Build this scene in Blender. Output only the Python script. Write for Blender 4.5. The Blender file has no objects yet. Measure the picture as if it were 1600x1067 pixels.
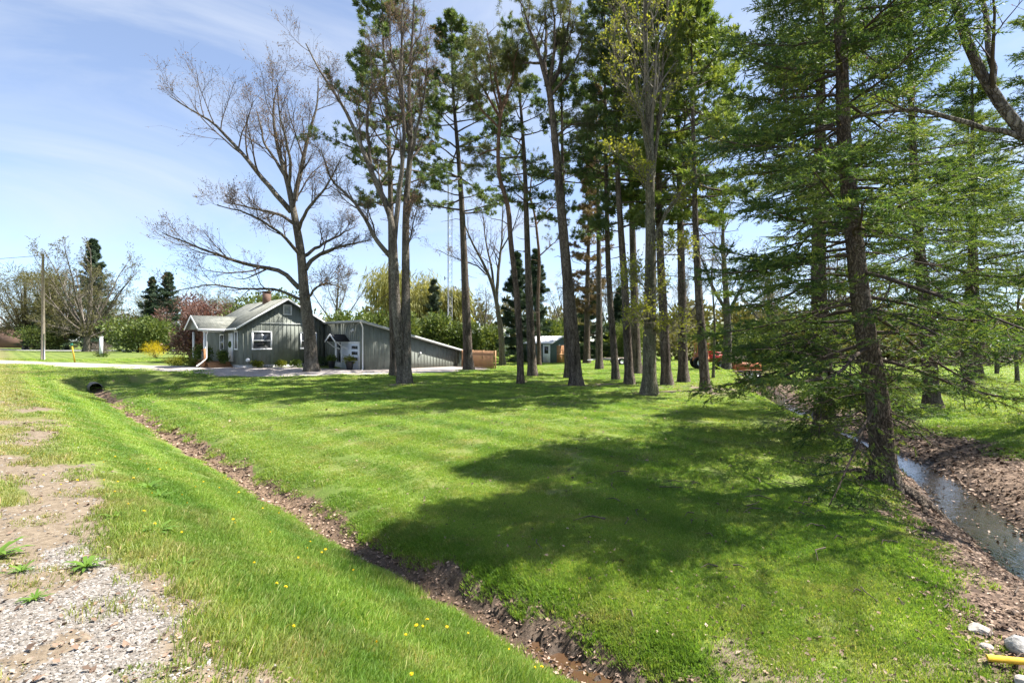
import bpy, math, random
import numpy as np
from mathutils import Vector, Matrix

# ------------------------------------------------------------------ camera, sky, sun, exposure
scene = bpy.context.scene
EYE = 2.2                      # camera height over the yard (metres)
cam_d = bpy.data.cameras.new('camera')
cam = bpy.data.objects.new('camera', cam_d)
scene.collection.objects.link(cam)
scene.camera = cam
cam_d.sensor_width = 36.0
cam_d.lens = 36.0 * 760.0 / 1600.0
cam_d.clip_start = 0.05
cam_d.clip_end = 6000.0
cam.location = (0.0, 0.0, EYE)
cam.rotation_euler = (math.radians(90.0), 0.0, 0.0)

SUN_AZ = math.radians(75.0)      # clockwise from +Y (the view direction)
SUN_EL = math.radians(58.0)

world = bpy.data.worlds.new('World')
scene.world = world
world.use_nodes = True
wn = world.node_tree.nodes
wl = world.node_tree.links
for n_ in list(wn):
    wn.remove(n_)
w_out = wn.new('ShaderNodeOutputWorld')
w_bg = wn.new('ShaderNodeBackground')
w_bg.inputs['Strength'].default_value = 0.096
w_sky = wn.new('ShaderNodeTexSky')
w_sky.sky_type = 'NISHITA'
w_sky.sun_disc = False
w_sky.sun_elevation = SUN_EL
w_sky.sun_rotation = SUN_AZ
w_sky.altitude = 200.0
w_sky.air_density = 0.7
w_sky.dust_density = 0.0
w_sky.ozone_density = 2.2
# thin cirrus over the whole dome
w_tc = wn.new('ShaderNodeTexCoord')
w_map = wn.new('ShaderNodeMapping')
w_map.inputs['Scale'].default_value = (1.0, 1.0, 3.6)
w_map.inputs['Rotation'].default_value = (0.25, 0.12, 0.6)
w_no = wn.new('ShaderNodeTexNoise')
w_no.inputs['Scale'].default_value = 1.7
w_no.inputs['Detail'].default_value = 9.0
w_no.inputs['Roughness'].default_value = 0.58
w_no.inputs['Distortion'].default_value = 0.7
w_rmp = wn.new('ShaderNodeValToRGB')
w_rmp.color_ramp.elements[0].position = 0.40
w_rmp.color_ramp.elements[0].color = (0.20, 0.20, 0.20, 1)
w_rmp.color_ramp.elements[1].position = 0.78
w_rmp.color_ramp.elements[1].color = (0.85, 0.85, 0.85, 1)
w_mix = wn.new('ShaderNodeMixRGB')
w_mix.inputs['Color2'].default_value = (3.15, 3.4, 3.8, 1)
wl.new(w_tc.outputs['Generated'], w_map.inputs['Vector'])
wl.new(w_map.outputs['Vector'], w_no.inputs['Vector'])
wl.new(w_no.outputs['Fac'], w_rmp.inputs['Fac'])
wl.new(w_rmp.outputs['Color'], w_mix.inputs['Fac'])
wl.new(w_sky.outputs['Color'], w_mix.inputs['Color1'])
wl.new(w_mix.outputs['Color'], w_bg.inputs['Color'])
wl.new(w_bg.outputs['Background'], w_out.inputs['Surface'])

sun_d = bpy.data.lights.new('sun', 'SUN')
sun_d.energy = 4.9
sun_d.angle = math.radians(0.55)
sun_d.color = (1.0, 0.955, 0.88)
sun = bpy.data.objects.new('sun', sun_d)
scene.collection.objects.link(sun)
sun_dir = Vector((math.sin(SUN_AZ) * math.cos(SUN_EL), math.cos(SUN_AZ) * math.cos(SUN_EL), math.sin(SUN_EL)))
sun.rotation_euler = sun_dir.to_track_quat('Z', 'Y').to_euler()
sun.location = (30, 12, 40)

vs = scene.view_settings
vs.view_transform = 'Standard'
vs.look = 'None'
vs.gamma = 1.0
vs.use_curve_mapping = False
vs.exposure = 1.6
scene.cycles.max_bounces = 4
scene.cycles.transparent_max_bounces = 4
scene.cycles.use_adaptive_sampling = True
scene.cycles.adaptive_threshold = 0.02
scene.cycles.caustics_reflective = False
scene.cycles.caustics_refractive = False

# ------------------------------------------------------------------ helpers
RNG = np.random.default_rng(7)
col = scene.collection
R2D = math.pi / 180.0


def tag(o, label=None, cat=None, group=None, kind=None):
    if label: o['label'] = label
    if cat: o['category'] = cat
    if group: o['group'] = group
    if kind: o['kind'] = kind
    return o


def link(name, me, parent=None):
    o = bpy.data.objects.new(name, me)
    col.objects.link(o)
    if parent is not None:
        o.parent = parent
    return o


def empty(name, loc, rz=0.0):
    o = bpy.data.objects.new(name, None)
    o.empty_display_size = 0.2
    col.objects.link(o)
    o.location = loc
    o.rotation_euler = (0, 0, rz)
    return o


def copy_tree(o, parent=None):
    c = o.copy()
    col.objects.link(c)
    if parent is not None:
        c.parent = parent
    for ch in list(o.children):
        copy_tree(ch, c)
    return c


class Buf:
    """collects vertices, quads and triangles with one random value per vertex"""
    def __init__(self):
        self.v, self.q, self.t, self.a, self.n = [], [], [], [], 0

    def add(self, V, Q=None, T=None, rnd=None):
        V = np.asarray(V, np.float32).reshape(-1, 3)
        if Q is not None and len(Q): self.q.append(np.asarray(Q, np.int64).reshape(-1, 4) + self.n)
        if T is not None and len(T): self.t.append(np.asarray(T, np.int64).reshape(-1, 3) + self.n)
        self.v.append(V)
        if rnd is None: rnd = np.full(len(V), 0.5, np.float32)
        self.a.append(np.asarray(rnd, np.float32).reshape(-1))
        self.n += len(V)

    def box(self, x0, x1, y0, y1, z0, z1):
        V = [(x0, y0, z0), (x1, y0, z0), (x1, y1, z0), (x0, y1, z0), (x0, y0, z1), (x1, y0, z1), (x1, y1, z1), (x0, y1, z1)]
        Q = [(3, 2, 1, 0), (4, 5, 6, 7), (0, 1, 5, 4), (1, 2, 6, 5), (2, 3, 7, 6), (3, 0, 4, 7)]
        self.add(V, Q)
        return self

    def prism(self, pts, d):
        """polygon (list of 3D points, flat) pushed along vector d"""
        P = np.array(pts, float)
        n = len(P)
        V = np.vstack([P, P + np.array(d, float)])
        T, Q = [], []
        for i in range(1, n - 1):
            T.append((0, i + 1, i)); T.append((n, n + i, n + i + 1))
        for i in range(n):
            j = (i + 1) % n
            Q.append((i, j, n + j, n + i))
        self.add(V, Q, T)
        return self

    def tube(self, pts, rad, S=8, cap=True):
        P = np.array(pts, float)[None]
        r = np.broadcast_to(np.array(rad, float), (1, P.shape[1]))
        add_tubes(self, P, r, S)
        if cap:
            k = P.shape[1]
            n0 = self.n - k * S
            self.t.append(np.array([(n0, n0 + i + 1, n0 + i) for i in range(1, S - 1)], np.int64))
            e = n0 + (k - 1) * S
            self.t.append(np.array([(e, e + i, e + i + 1) for i in range(1, S - 1)], np.int64))
        return self

    def mesh(self, name, mat, smooth=False):
        V = np.vstack(self.v)
        L, st, k = [], [], 0
        if self.q:
            q = np.vstack(self.q); L.append(q.ravel()); st.append(np.arange(len(q)) * 4); k = len(q) * 4
        if self.t:
            t = np.vstack(self.t); L.append(t.ravel()); st.append(k + np.arange(len(t)) * 3)
        L = np.concatenate(L).astype(np.int32); st = np.concatenate(st).astype(np.int32)
        me = bpy.data.meshes.new(name)
        me.vertices.add(len(V)); me.vertices.foreach_set('co', V.astype(np.float32).ravel())
        me.loops.add(len(L)); me.loops.foreach_set('vertex_index', L)
        me.polygons.add(len(st)); me.polygons.foreach_set('loop_start', st)
        if smooth:
            me.polygons.foreach_set('use_smooth', np.ones(len(st), bool))
        at = me.attributes.new('rnd', 'FLOAT', 'POINT')
        at.data.foreach_set('value', np.concatenate(self.a).astype(np.float32))
        me.update(calc_edges=True)
        if mat is not None: me.materials.append(mat)
        return me

    def build(self, name, mat, parent=None, smooth=False):
        return link(name, self.mesh(name, mat, smooth), parent)


def norm(a):
    return a / np.maximum(np.linalg.norm(a, axis=-1, keepdims=True), 1e-9)


def add_tubes(buf, P, R, S, rnd=None):
    """P (B,K,3) centre lines, R (B,K) radii"""
    B, K, _ = P.shape
    T = np.empty_like(P)
    T[:, 1:-1] = P[:, 2:] - P[:, :-2]
    T[:, 0] = P[:, 1] - P[:, 0]
    T[:, -1] = P[:, -1] - P[:, -2]
    T = norm(T)
    mean = norm(T.mean(axis=1))
    ref = np.where(np.abs(mean[:, 2:3]) > 0.75, np.array([[0.93, 0.37, 0.0]]), np.array([[0.0, 0.0, 1.0]]))
    e1 = norm(np.cross(T, ref[:, None, :]))
    e2 = np.cross(T, e1)
    ang = np.arange(S) / S * 2 * math.pi
    V = P[:, :, None, :] + R[:, :, None, None] * (e1[:, :, None, :] * np.cos(ang)[None, None, :, None] + e2[:, :, None, :] * np.sin(ang)[None, None, :, None])
    idx = np.arange(B * K * S).reshape(B, K, S)
    a = idx[:, :-1]; b = idx[:, 1:]
    Q = np.stack([a, b, np.roll(b, -1, 2), np.roll(a, -1, 2)], axis=-1)
    if rnd is None:
        rnd = RNG.random(B)
    buf.add(V, Q.reshape(-1, 4), rnd=np.repeat(rnd, K * S))


def at_t(P, R, t, b):
    """point, tangent and radius at parameter t of branch b"""
    K = P.shape[1]
    f = np.clip(t, 0, 0.9999) * (K - 1)
    i = f.astype(int)
    w = (f - i)[:, None]
    p = P[b, i] * (1 - w) + P[b, i + 1] * w
    d = norm(P[b, i + 1] - P[b, i])
    r = R[b, i] * (1 - w[:, 0]) + R[b, i + 1] * w[:, 0]
    return p, d, r


def grow(P, R, n, t0, t1, ang, length, K, wob, up, rs=0.6, tip=0.25, flat=1.0, rmax=None, rng=RNG, out=None):
    """n children on every parent branch; returns their centre lines and radii"""
    B = P.shape[0]
    N = B * n
    b = np.repeat(np.arange(B), n)
    k = np.tile(np.arange(n), B)
    t = t0 + (t1 - t0) * (k + rng.random(N)) / n
    p, d, r = at_t(P, R, t, b)
    rv = rng.normal(size=(N, 3))
    if flat < 1.0:
        rv[:, 2] *= flat
    side = norm(rv - (rv * d).sum(1, keepdims=True) * d)
    if flat < 1.0:
        # alternate left/right in the branch plane
        hor = norm(np.cross(d, np.array([[0, 0, 1.0]])) + 1e-6)
        sgn = np.where(k % 2 == 0, 1.0, -1.0)[:, None]
        side = norm(hor * sgn + 0.35 * side)
    a = (ang[0] + (ang[1] - ang[0]) * rng.random(N))[:, None]
    dirv = norm(d * np.cos(a) + side * np.sin(a))
    L = length(t, b, rng.random(N)) if callable(length) else length * (0.6 + 0.7 * rng.random(N))
    r0 = np.minimum(r * rs, rmax if rmax else 1e9)
    Pn = np.empty((N, K, 3)); Rn = np.empty((N, K))
    Pn[:, 0] = p; Rn[:, 0] = r0
    cur = dirv.copy()
    for j in range(1, K):
        cur = norm(cur + wob * rng.normal(size=(N, 3)) + np.array([[0, 0, up]]))
        Pn[:, j] = Pn[:, j - 1] + cur * (L / (K - 1))[:, None]
        Rn[:, j] = r0 * (1 - (1 - tip) * j / (K - 1))
    return Pn, Rn


def resample(pts, K):
    P = np.array(pts, float)
    s = np.concatenate([[0], np.cumsum(np.linalg.norm(np.diff(P, axis=0), axis=1))])
    # soften the corners
    q = np.linspace(0, s[-1], 120)
    D = np.stack([np.interp(q, s, P[:, i]) for i in range(3)], 1)
    ker = np.ones(13) / 13.0
    pad = np.vstack([np.repeat(D[:1], 6, 0) - np.arange(6, 0, -1)[:, None] * (D[1] - D[0]), D, np.repeat(D[-1:], 6, 0) + np.arange(1, 7)[:, None] * (D[-1] - D[-2])])
    D = np.stack([np.convolve(pad[:, i], ker, 'valid') for i in range(3)], 1)
    f = np.linspace(0, 119, K)
    return np.stack([np.interp(f, np.arange(120), D[:, i]) for i in range(3)], 1)


def stamp(buf, TV, TT, pos, dirs, scl, rng=RNG, rnd=None, roll=None):
    """copies of a small template (verts TV, triangles TT, +Z = direction) into one mesh"""
    N = len(pos)
    if N == 0: return
    dirs = norm(dirs)
    ref = norm(rng.normal(size=(N, 3)))
    if roll is not None: ref = roll
    e1 = norm(np.cross(dirs, ref)); e2 = np.cross(dirs, e1)
    V = pos[:, None, :] + scl[:, None, None] * (TV[None, :, 0:1] * e1[:, None] + TV[None, :, 1:2] * e2[:, None] + TV[None, :, 2:3] * dirs[:, None])
    M = len(TV)
    T = TT[None] + (np.arange(N) * M)[:, None, None]
    if rnd is None: rnd = rng.random(N)
    buf.add(V.reshape(-1, 3), None, T.reshape(-1, 3), np.repeat(rnd, M))


# ------------------------------------------------------------------ material helpers
class NT:
    def __init__(self, name):
        self.m = bpy.data.materials.new(name)
        self.m.use_nodes = True
        self.t = self.m.node_tree
        for n in list(self.t.nodes): self.t.nodes.remove(n)
        self.out = self.new('ShaderNodeOutputMaterial')

    def new(self, typ, **kw):
        n = self.t.nodes.new(typ)
        for k, v in kw.items(): setattr(n, k, v)
        return n

    def set(self, sock, v):
        if isinstance(v, bpy.types.NodeSocket): self.t.links.new(v, sock)
        elif isinstance(v, (tuple, list)) and len(v) == 3 and sock.type == 'RGBA': sock.default_value = (*v, 1)
        else: sock.default_value = v

    def noise(self, vec, scale, detail=4, rough=0.55, dist=0.0):
        n = self.new('ShaderNodeTexNoise')
        if vec is not None: self.set(n.inputs['Vector'], vec)
        n.inputs['Scale'].default_value = scale; n.inputs['Detail'].default_value = detail
        n.inputs['Roughness'].default_value = rough; n.inputs['Distortion'].default_value = dist
        return n.outputs['Fac']

    def voronoi(self, vec, scale, feature='F1', rand=1.0):
        n = self.new('ShaderNodeTexVoronoi', feature=feature)
        if vec is not None: self.set(n.inputs['Vector'], vec)
        n.inputs['Scale'].default_value = scale
        n.inputs['Randomness'].default_value = rand
        return n

    def ramp(self, fac, stops):
        n = self.new('ShaderNodeValToRGB')
        e = n.color_ramp.elements
        while len(e) < len(stops): e.new(0.5)
        for i, (p, c) in enumerate(stops):
            e[i].position = p
            e[i].color = (*c, 1) if isinstance(c, (tuple, list)) else (c, c, c, 1)
        self.set(n.inputs['Fac'], fac)
        return n.outputs['Color']

    def math(self, op, a, b=0.0, clamp=False):
        n = self.new('ShaderNodeMath', operation=op, use_clamp=clamp)
        self.set(n.inputs[0], a); self.set(n.inputs[1], b)
        return n.outputs[0]

    def mix(self, fac, a, b, blend='MIX'):
        n = self.new('ShaderNodeMixRGB', blend_type=blend)
        self.set(n.inputs['Fac'], fac); self.set(n.inputs['Color1'], a); self.set(n.inputs['Color2'], b)
        return n.outputs['Color']

    def mapping(self, vec, scale=(1, 1, 1), rot=(0, 0, 0)):
        n = self.new('ShaderNodeMapping')
        self.set(n.inputs['Vector'], vec)
        n.inputs['Scale'].default_value = scale; n.inputs['Rotation'].default_value = rot
        return n.outputs['Vector']

    def attr(self, name, typ='GEOMETRY'):
        n = self.new('ShaderNodeAttribute', attribute_name=name, attribute_type=typ)
        return n.outputs['Fac']

    def pos(self): return self.new('ShaderNodeNewGeometry').outputs['Position']
    def obj(self): return self.new('ShaderNodeTexCoord').outputs['Object']

    def bump(self, h, strength=0.4, dist=0.02):
        n = self.new('ShaderNodeBump')
        n.inputs['Strength'].default_value = strength; n.inputs['Distance'].default_value = dist
        self.set(n.inputs['Height'], h)
        return n.outputs['Normal']

    def bsdf(self, color, rough=0.8, normal=None, spec=0.3, metal=0.0, **kw):
        n = self.new('ShaderNodeBsdfPrincipled')
        self.set(n.inputs['Base Color'], color); self.set(n.inputs['Roughness'], rough)
        self.set(n.inputs['Specular IOR Level'], spec); self.set(n.inputs['Metallic'], metal)
        if normal is not None: self.set(n.inputs['Normal'], normal)
        for k, v in kw.items(): self.set(n.inputs[k], v)
        return n.outputs['BSDF']

    def done(self, sh):
        self.t.links.new(sh, self.out.inputs['Surface'])
        return self.m


def bark_mat(name, c1, c2, c3=None, scale=1.0, plates=True, top=None, top_z=(6, 11), moss=None):
    k = NT(name)
    o = k.obj()
    g = k.mapping(o, (9 * scale, 9 * scale, 1.9 * scale))
    n1 = k.noise(g, 1.0, 6, 0.62, 0.4)
    n2 = k.noise(k.mapping(o, (1.3, 1.3, 0.5)), 1.0, 3)
    c = k.ramp(n1, [(0.34, c1), (0.62, c2)])
    if c3: c = k.mix(k.math('MULTIPLY', k.ramp(n2, [(0.42, 0.0), (0.66, 1.0)]), 0.7), c, c3)
    h = n1
    if plates:
        wob = k.new('ShaderNodeVectorMath', operation='MULTIPLY_ADD')
        nz_ = k.new('ShaderNodeTexNoise'); k.set(nz_.inputs['Vector'], o); nz_.inputs['Scale'].default_value = 5.0 * scale; nz_.inputs['Detail'].default_value = 3
        k.set(wob.inputs[0], nz_.outputs['Color']); wob.inputs[1].default_value = (.22 / scale,) * 3; k.set(wob.inputs[2], o)
        vz = k.voronoi(k.mapping(wob.outputs[0], (9 * scale, 9 * scale, 2.2 * scale)), 1.6, 'DISTANCE_TO_EDGE')
        e = k.ramp(vz.outputs['Distance'], [(0.0, 0.0), (0.16, 1.0)])
        c = k.mix(e, k.mix(1.0, c, (0.42, 0.40, 0.38), 'MULTIPLY'), c)
        st2 = k.noise(k.mapping(o, (3.2, 3.2, .28)), 1.0, 5, .65)
        c = k.mix(1.0, c, k.ramp(st2, [(.32, (.62, .61, .60)), (.68, (1.25, 1.22, 1.18))]), 'MULTIPLY')
        h = k.math('ADD', k.math('MULTIPLY', e, 0.8), n1)
    if moss:
        c = k.mix(k.math('MULTIPLY', k.ramp(k.noise(o, 2.2, 5), [(0.5, 0.0), (0.68, 1.0)]), 0.6), c, moss)
    if top:
        sx = k.new('ShaderNodeSeparateXYZ'); k.set(sx.inputs[0], o)
        f = k.math('DIVIDE', k.math('SUBTRACT', sx.outputs['Z'], top_z[0]), top_z[1] - top_z[0], True)
        c = k.mix(f, c, k.mix(n1, top, tuple(x * 0.55 for x in top)))
    return k.done(k.bsdf(c, 0.9, k.bump(h, 0.9, 0.03), 0.15))


def leaf_mat(name, stops, trans=0.35, tcol=None, patch=0.5, rough=0.55, spec=0.25, pscale=0.6):
    """stops: colours from the darkest leaf to the lightest; per-leaf random value plus patches through the crown"""
    k = NT(name)
    r = k.attr('rnd')
    p = k.noise(k.pos(), pscale, 3, 0.6)
    f = k.math('ADD', k.math('MULTIPLY', r, 1 - patch), k.math('MULTIPLY', k.ramp(p, [(0.32, 0.0), (0.68, 1.0)]), patch))
    c = k.ramp(f, [(i / (len(stops) - 1), s) for i, s in enumerate(stops)])
    d = k.bsdf(c, rough, None, spec)
    if trans <= 0: return k.done(d)
    tr = k.new('ShaderNodeBsdfTranslucent')
    k.set(tr.inputs['Color'], k.mix(1.0, c, tcol or (1.25, 1.2, 0.6), 'MULTIPLY'))
    mx = k.new('ShaderNodeMixShader')
    mx.inputs[0].default_value = trans
    k.t.links.new(d, mx.inputs[1]); k.t.links.new(tr.outputs[0], mx.inputs[2])
    return k.done(mx.outputs[0])


def plain(name, c, rough=0.7, var=0.12, scale=6.0, spec=0.3, metal=0.0, bump=0.1):
    k = NT(name)
    n = k.noise(k.obj(), scale, 5, 0.6)
    cc = k.ramp(n, [(0.3, tuple(x * (1 - var) for x in c)), (0.7, tuple(min(1, x * (1 + var)) for x in c))])
    return k.done(k.bsdf(cc, rough, k.bump(n, bump, 0.01), spec, metal))


# ------------------------------------------------------------------ numpy noise for the terrain
def vnoise(x, y, seed=0):
    xi = np.floor(x).astype(np.int64); yi = np.floor(y).astype(np.int64)
    xf = x - xi; yf = y - yi
    def hsh(a, b):
        n = (a * 374761393 + b * 668265263 + seed * 982451653) & 0x7fffffff
        n = ((n ^ (n >> 13)) * 1274126177) & 0x7fffffff
        return ((n ^ (n >> 16)) & 0xffff) / 65535.0
    u = xf * xf * (3 - 2 * xf); v = yf * yf * (3 - 2 * yf)
    a = hsh(xi, yi); b = hsh(xi + 1, yi); c = hsh(xi, yi + 1); d = hsh(xi + 1, yi + 1)
    return (a * (1 - u) + b * u) * (1 - v) + (c * (1 - u) + d * u) * v


def fbm(x, y, oct=4, seed=0):
    s = 0; a = 0.5; t = 0
    for i in range(oct):
        s = s + a * vnoise(x * 2 ** i + 17.3 * i, y * 2 ** i - 9.1 * i, seed + i); t += a; a *= 0.5
    return s / t


def ss(a, b, x):
    t = np.clip((x - a) / (b - a), 0, 1)
    return t * t * (3 - 2 * t)


# ------------------------------------------------------------------ terrain: road shoulder, ditch, lawn, creek
RX, RY = -0.725, 0.689        # direction of the road
NX, NY = 0.689, 0.725         # from the road into the yard
_V = np.array([-200, -30, -4, -1.5, 0, 1.1, 2.1, 3.1, 3.42, 3.66, 3.84, 4.15, 5.2, 8, 15, 24, 60, 4000], float)
_Z = np.array([.3, .32, .36, .32, .28, .2, -.18, -.64, -.80, -.80, -.62, -.52, -.42, -.26, -.04, .02, .08, .08], float)
_vt = np.linspace(-12, 30, 4201)
_zt = np.interp(_vt, _V, _Z)
_ker = np.exp(-0.5 * (np.arange(-30, 31) / 9.0) ** 2); _ker /= _ker.sum()
_zt = np.convolve(np.pad(_zt, 30, 'edge'), _ker, 'valid')
_cy = np.array([-40, -10, -2, 4, 6, 7.5, 9.3, 12.15, 15.5, 18, 22, 29, 38, 60, 95, 200], float)
_cx = np.array([10, 8, 6.7, 6.35, 6.85, 7.6, 8.65, 10.05, 10.75, 11.4, 12.6, 15.2, 19, 29, 44, 90], float)
_yt = np.linspace(-40, 200, 2401)
_xt = np.interp(_yt, _cy, _cx)
_k2 = np.exp(-0.5 * (np.arange(-30, 31) / 9.0) ** 2); _k2 /= _k2.sum()
_xt = np.convolve(np.pad(_xt, 30, 'edge'), _k2, 'valid')
_st = np.gradient(_xt, _yt)
WATER_Z = -0.95


def uv_of(x, y):
    return x * RX + y * RY, x * NX + y * NY


def creek_d(x, y):
    c = np.interp(y, _yt, _xt); s = np.interp(y, _yt, _st)
    return (x - c) / np.sqrt(1 + s * s)


def height(x, y):
    x = np.asarray(x, float); y = np.asarray(y, float)
    u, v = uv_of(x, y)
    wig = (fbm(u * 0.45, v * 0.0 + 3.1, 3, 5) - 0.5) * 0.28
    z = np.where((v > -11) & (v < 29), np.interp(v + wig * ss(1.5, 3.0, v) * ss(7, 4.5, v), _vt, _zt), np.interp(v, _V, _Z))
    flat = np.interp(v, [-6, 0, 3, 8, 15, 30], [.36, .28, .16, .08, .06, .08])
    w = ss(35.1, 36.6, u)
    deep = np.interp(u, [10, 34], [0.0, 0.14])          # the ditch gets shallower towards the culvert
    z = z + deep * ss(2.0, 3.4, v) * ss(6.0, 3.9, v)
    z = z * (1 - w) + flat * w
    z = z + 0.20 * ss(-4, -17, x) * ss(24, 36, y)
    z = z + 0.10 * np.exp(-(((x - 6.5) / 5.0) ** 2 + ((y - 20.5) / 3.2) ** 2))       # low mound under the pines
    # creek
    d = creek_d(x, y)
    nz = (fbm(x * 0.9, y * 0.9, 3, 11) - 0.5)
    st_ = np.interp(y, [5.5, 7.2, 8.4], [1.9, 1.7, 1.0])
    dw = np.where(d < -0.8, -0.8 + (d + 0.8) / st_, d) + nz * 0.35
    zc = np.interp(dw, [-6, -2.6, -1.6, -1.05, -0.5, -0.25, 0, 0.25, 0.48, 1.1, 2.3, 4.2, 9], [1.5, .3, -.22, -.46, -.93, -1.08, -1.12, -1.08, -.93, -.62, -.36, -.05, 1.5])
    kk = 0.12
    hmix = np.clip(0.5 + 0.5 * (z - zc) / kk, 0, 1)
    z = z * (1 - hmix) + zc * hmix - kk * hmix * (1 - hmix)
    # uneven ground
    near = np.exp(-np.hypot(x, y) / 40.0)
    z = z + (fbm(x * 0.35, y * 0.35, 3, 21) - 0.5) * 0.10
    z = z + (fbm(x * 2.5, y * 2.5, 3, 31) - 0.5) * 0.035 * near
    # broken soil on the ditch's far bank
    m = soil_mask(x, y)
    cl = fbm(x * 5.0, y * 5.0, 4, 41)
    z = z + m * (np.abs(cl - 0.5) * -0.5 + 0.04 + (fbm(x * 9, y * 9, 2, 44) - 0.5) * 0.10)
    lm = litter_mask(x, y)
    z = z + lm * (fbm(x * 7.0, y * 7.0, 3, 51) - 0.5) * 0.07 * near
    return z


def soil_mask(x, y):
    u, v = uv_of(x, y)
    j = (fbm(x * 1.6, y * 1.6, 3, 61) - 0.5) * 0.5
    a = ss(3.58, 3.68, v + j * 0.5) * ss(4.02, 3.82, v + j) * ss(5.4, 4.2, u + 2 * j)
    return a


def bed_mask(x, y):
    """the bare bottom of the ditch, leaves and mud"""
    u, v = uv_of(x, y)
    j = (fbm(x * 1.3, y * 1.3, 3, 63) - 0.5) * 0.45
    return ss(3.26, 3.42, v + j) * ss(3.98, 3.78, v + j) * ss(35.9, 35.2, u)


def litter_mask(x, y):
    d = creek_d(x, y)
    j = (fbm(x * 0.8, y * 0.8, 4, 71) - 0.5) * 1.6
    lim = np.interp(y, [2.5, 4.0, 6.0, 7.5, 9.5, 14, 22, 40], [3.0, 2.5, 1.7, 1.6, 1.6, 1.5, 1.6, 1.6])
    right = np.interp(y, [3, 8, 14, 22, 40], [1.5, 1.7, 2.3, 1.8, 1.6])
    return ss(-lim - 0.45, -lim + 0.45, d + j) * ss(right + 0.6, right - 0.6, d + j)


def gravel_mask(x, y):
    u, v = uv_of(x, y)
    j = (fbm(u * 0.7, v * 0.9, 4, 81) - 0.5) * 1.5
    g = ss(0.55, 0.0, v + j) * ss(9.0, 5.0, u + 3 * j)
    return g * ss(0.30, 0.50, fbm(x * 1.3, y * 1.3, 4, 83) + 0.12 * ss(5.6, 3.0, u))


def dirt_mask(x, y):
    u, v = uv_of(x, y)
    j = (fbm(u * 0.5, v * 0.8, 4, 91) - 0.5) * 1.7
    a = ss(1.30, 0.55, v + j) * ss(38, 10, u) * ss(0.40, 0.54, fbm(u * 0.55, v * 1.2, 4, 93) + 0.20 * ss(9, 4, u))
    b = 0.0
    for cx_, cy_, r_ in ((8.3, 21.6, 3.6), (4.6, 24.5, 1.4), (5.6, 20.4, 1.1), (6.8, 9.6, 1.3), (-5.7, 26.0, 1.3), (1.2, 26.5, 1.2), (2.9, 24.4, 1.1), (8.2, 13.8, 1.2),
                         (2.1, 4.1, 0.55), (3.3, 3.9, 0.8), (2.5, 3.5, 0.7), (-3.4, 38.0, 2.0)):
        q = np.hypot(x - cx_, (y - cy_)) / r_
        b = np.maximum(b, ss(1.15, 0.35, q + (fbm(x * 1.2, y * 1.2, 3, 95) - 0.5) * 1.4) * 0.75)
    return np.maximum(a, b)


def H1(x, y):
    return float(height(np.array([x]), np.array([y]))[0])

#@@STRUCT
# ------------------------------------------------------------------ ground sheet
def lawn_colour(k, p):
    """living lawn: fresh green with yellowish and bluish patches and mowing lanes along the road"""
    sx = k.new('ShaderNodeSeparateXYZ'); k.set(sx.inputs[0], p)
    v = k.math('ADD', k.math('MULTIPLY', sx.outputs['X'], NX), k.math('MULTIPLY', sx.outputs['Y'], NY))
    big = k.noise(p, 0.22, 4, 0.6)
    mid = k.noise(p, 1.1, 4, 0.65)
    w1 = k.math('SINE', k.math('ADD', k.math('MULTIPLY', v, 5.2), k.math('MULTIPLY', big, 5.0)))
    lane = k.ramp(k.math('ADD', k.math('MULTIPLY', w1, 0.32), k.math('ADD', 0.18, k.math('MULTIPLY', mid, 0.64))), [(0.25, 0.0), (0.75, 1.0)])
    a = k.mix(lane, (0.118, 0.225, 0.034), (0.205, 0.325, 0.056))
    f = k.ramp(big, [(0.40, 0.0), (0.68, 1.0)])
    b = k.mix(k.math('MULTIPLY', f, 0.75), a, (0.25, 0.33, 0.075))
    g = k.ramp(mid, [(0.50, 0.0), (0.70, 1.0)])
    c_ = k.mix(k.math('MULTIPLY', g, 0.42), b, (0.30, 0.285, 0.12))
    # dry, salt-burnt turf along the verge and thin straw-coloured drifts
    verge = k.math('MULTIPLY', k.ramp(k.math('ADD', k.math('MULTIPLY', v, -0.4), k.math('MULTIPLY', mid, 1.3)), [(0.0, 0.0), (0.62, 1.0)]), 0.6)
    c_ = k.mix(verge, c_, (0.31, 0.275, 0.135))
    dr = k.ramp(k.noise(k.mapping(p, (0.7, 1.6, 1), (0, 0, 0.8)), 0.9, 5, 0.7), [(0.55, 0.0), (0.75, 0.6)])
    return k.mix(dr, c_, (0.33, 0.30, 0.13))


k = NT('ground_cover')
p = k.pos()
lawn = lawn_colour(k, p)
fine = k.noise(p, 38, 5, 0.7)
fine2 = k.noise(p, 9, 5, 0.7)
lawn = k.mix(1.0, lawn, k.ramp(fine, [(0.25, (0.38, 0.34, 0.34)), (0.75, (0.82, 0.74, 0.78))]), 'MULTIPLY')
lawn = k.mix(k.math('MULTIPLY', k.ramp(fine2, [(0.55, 0.0), (0.72, 1.0)]), 0.35), lawn, (0.12, 0.095, 0.045))
dirt = k.ramp(k.noise(p, 14, 6, 0.7), [(0.3, (0.11, 0.083, 0.057)), (0.55, (0.20, 0.158, 0.112)), (0.8, (0.29, 0.24, 0.18))])
grav = k.voronoi(p, 42.0)
gravc = k.ramp(grav.outputs['Color'], [(0.1, (0.15, 0.135, 0.12)), (0.5, (0.26, 0.238, 0.215)), (0.9, (0.37, 0.345, 0.32))])
gravc = k.mix(k.ramp(grav.outputs['Distance'], [(0.25, 0.0), (0.75, 0.75)]), gravc, (0.14, 0.115, 0.09))
lit = k.voronoi(k.mapping(p, (1, 1, 1)), 16.0)
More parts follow.
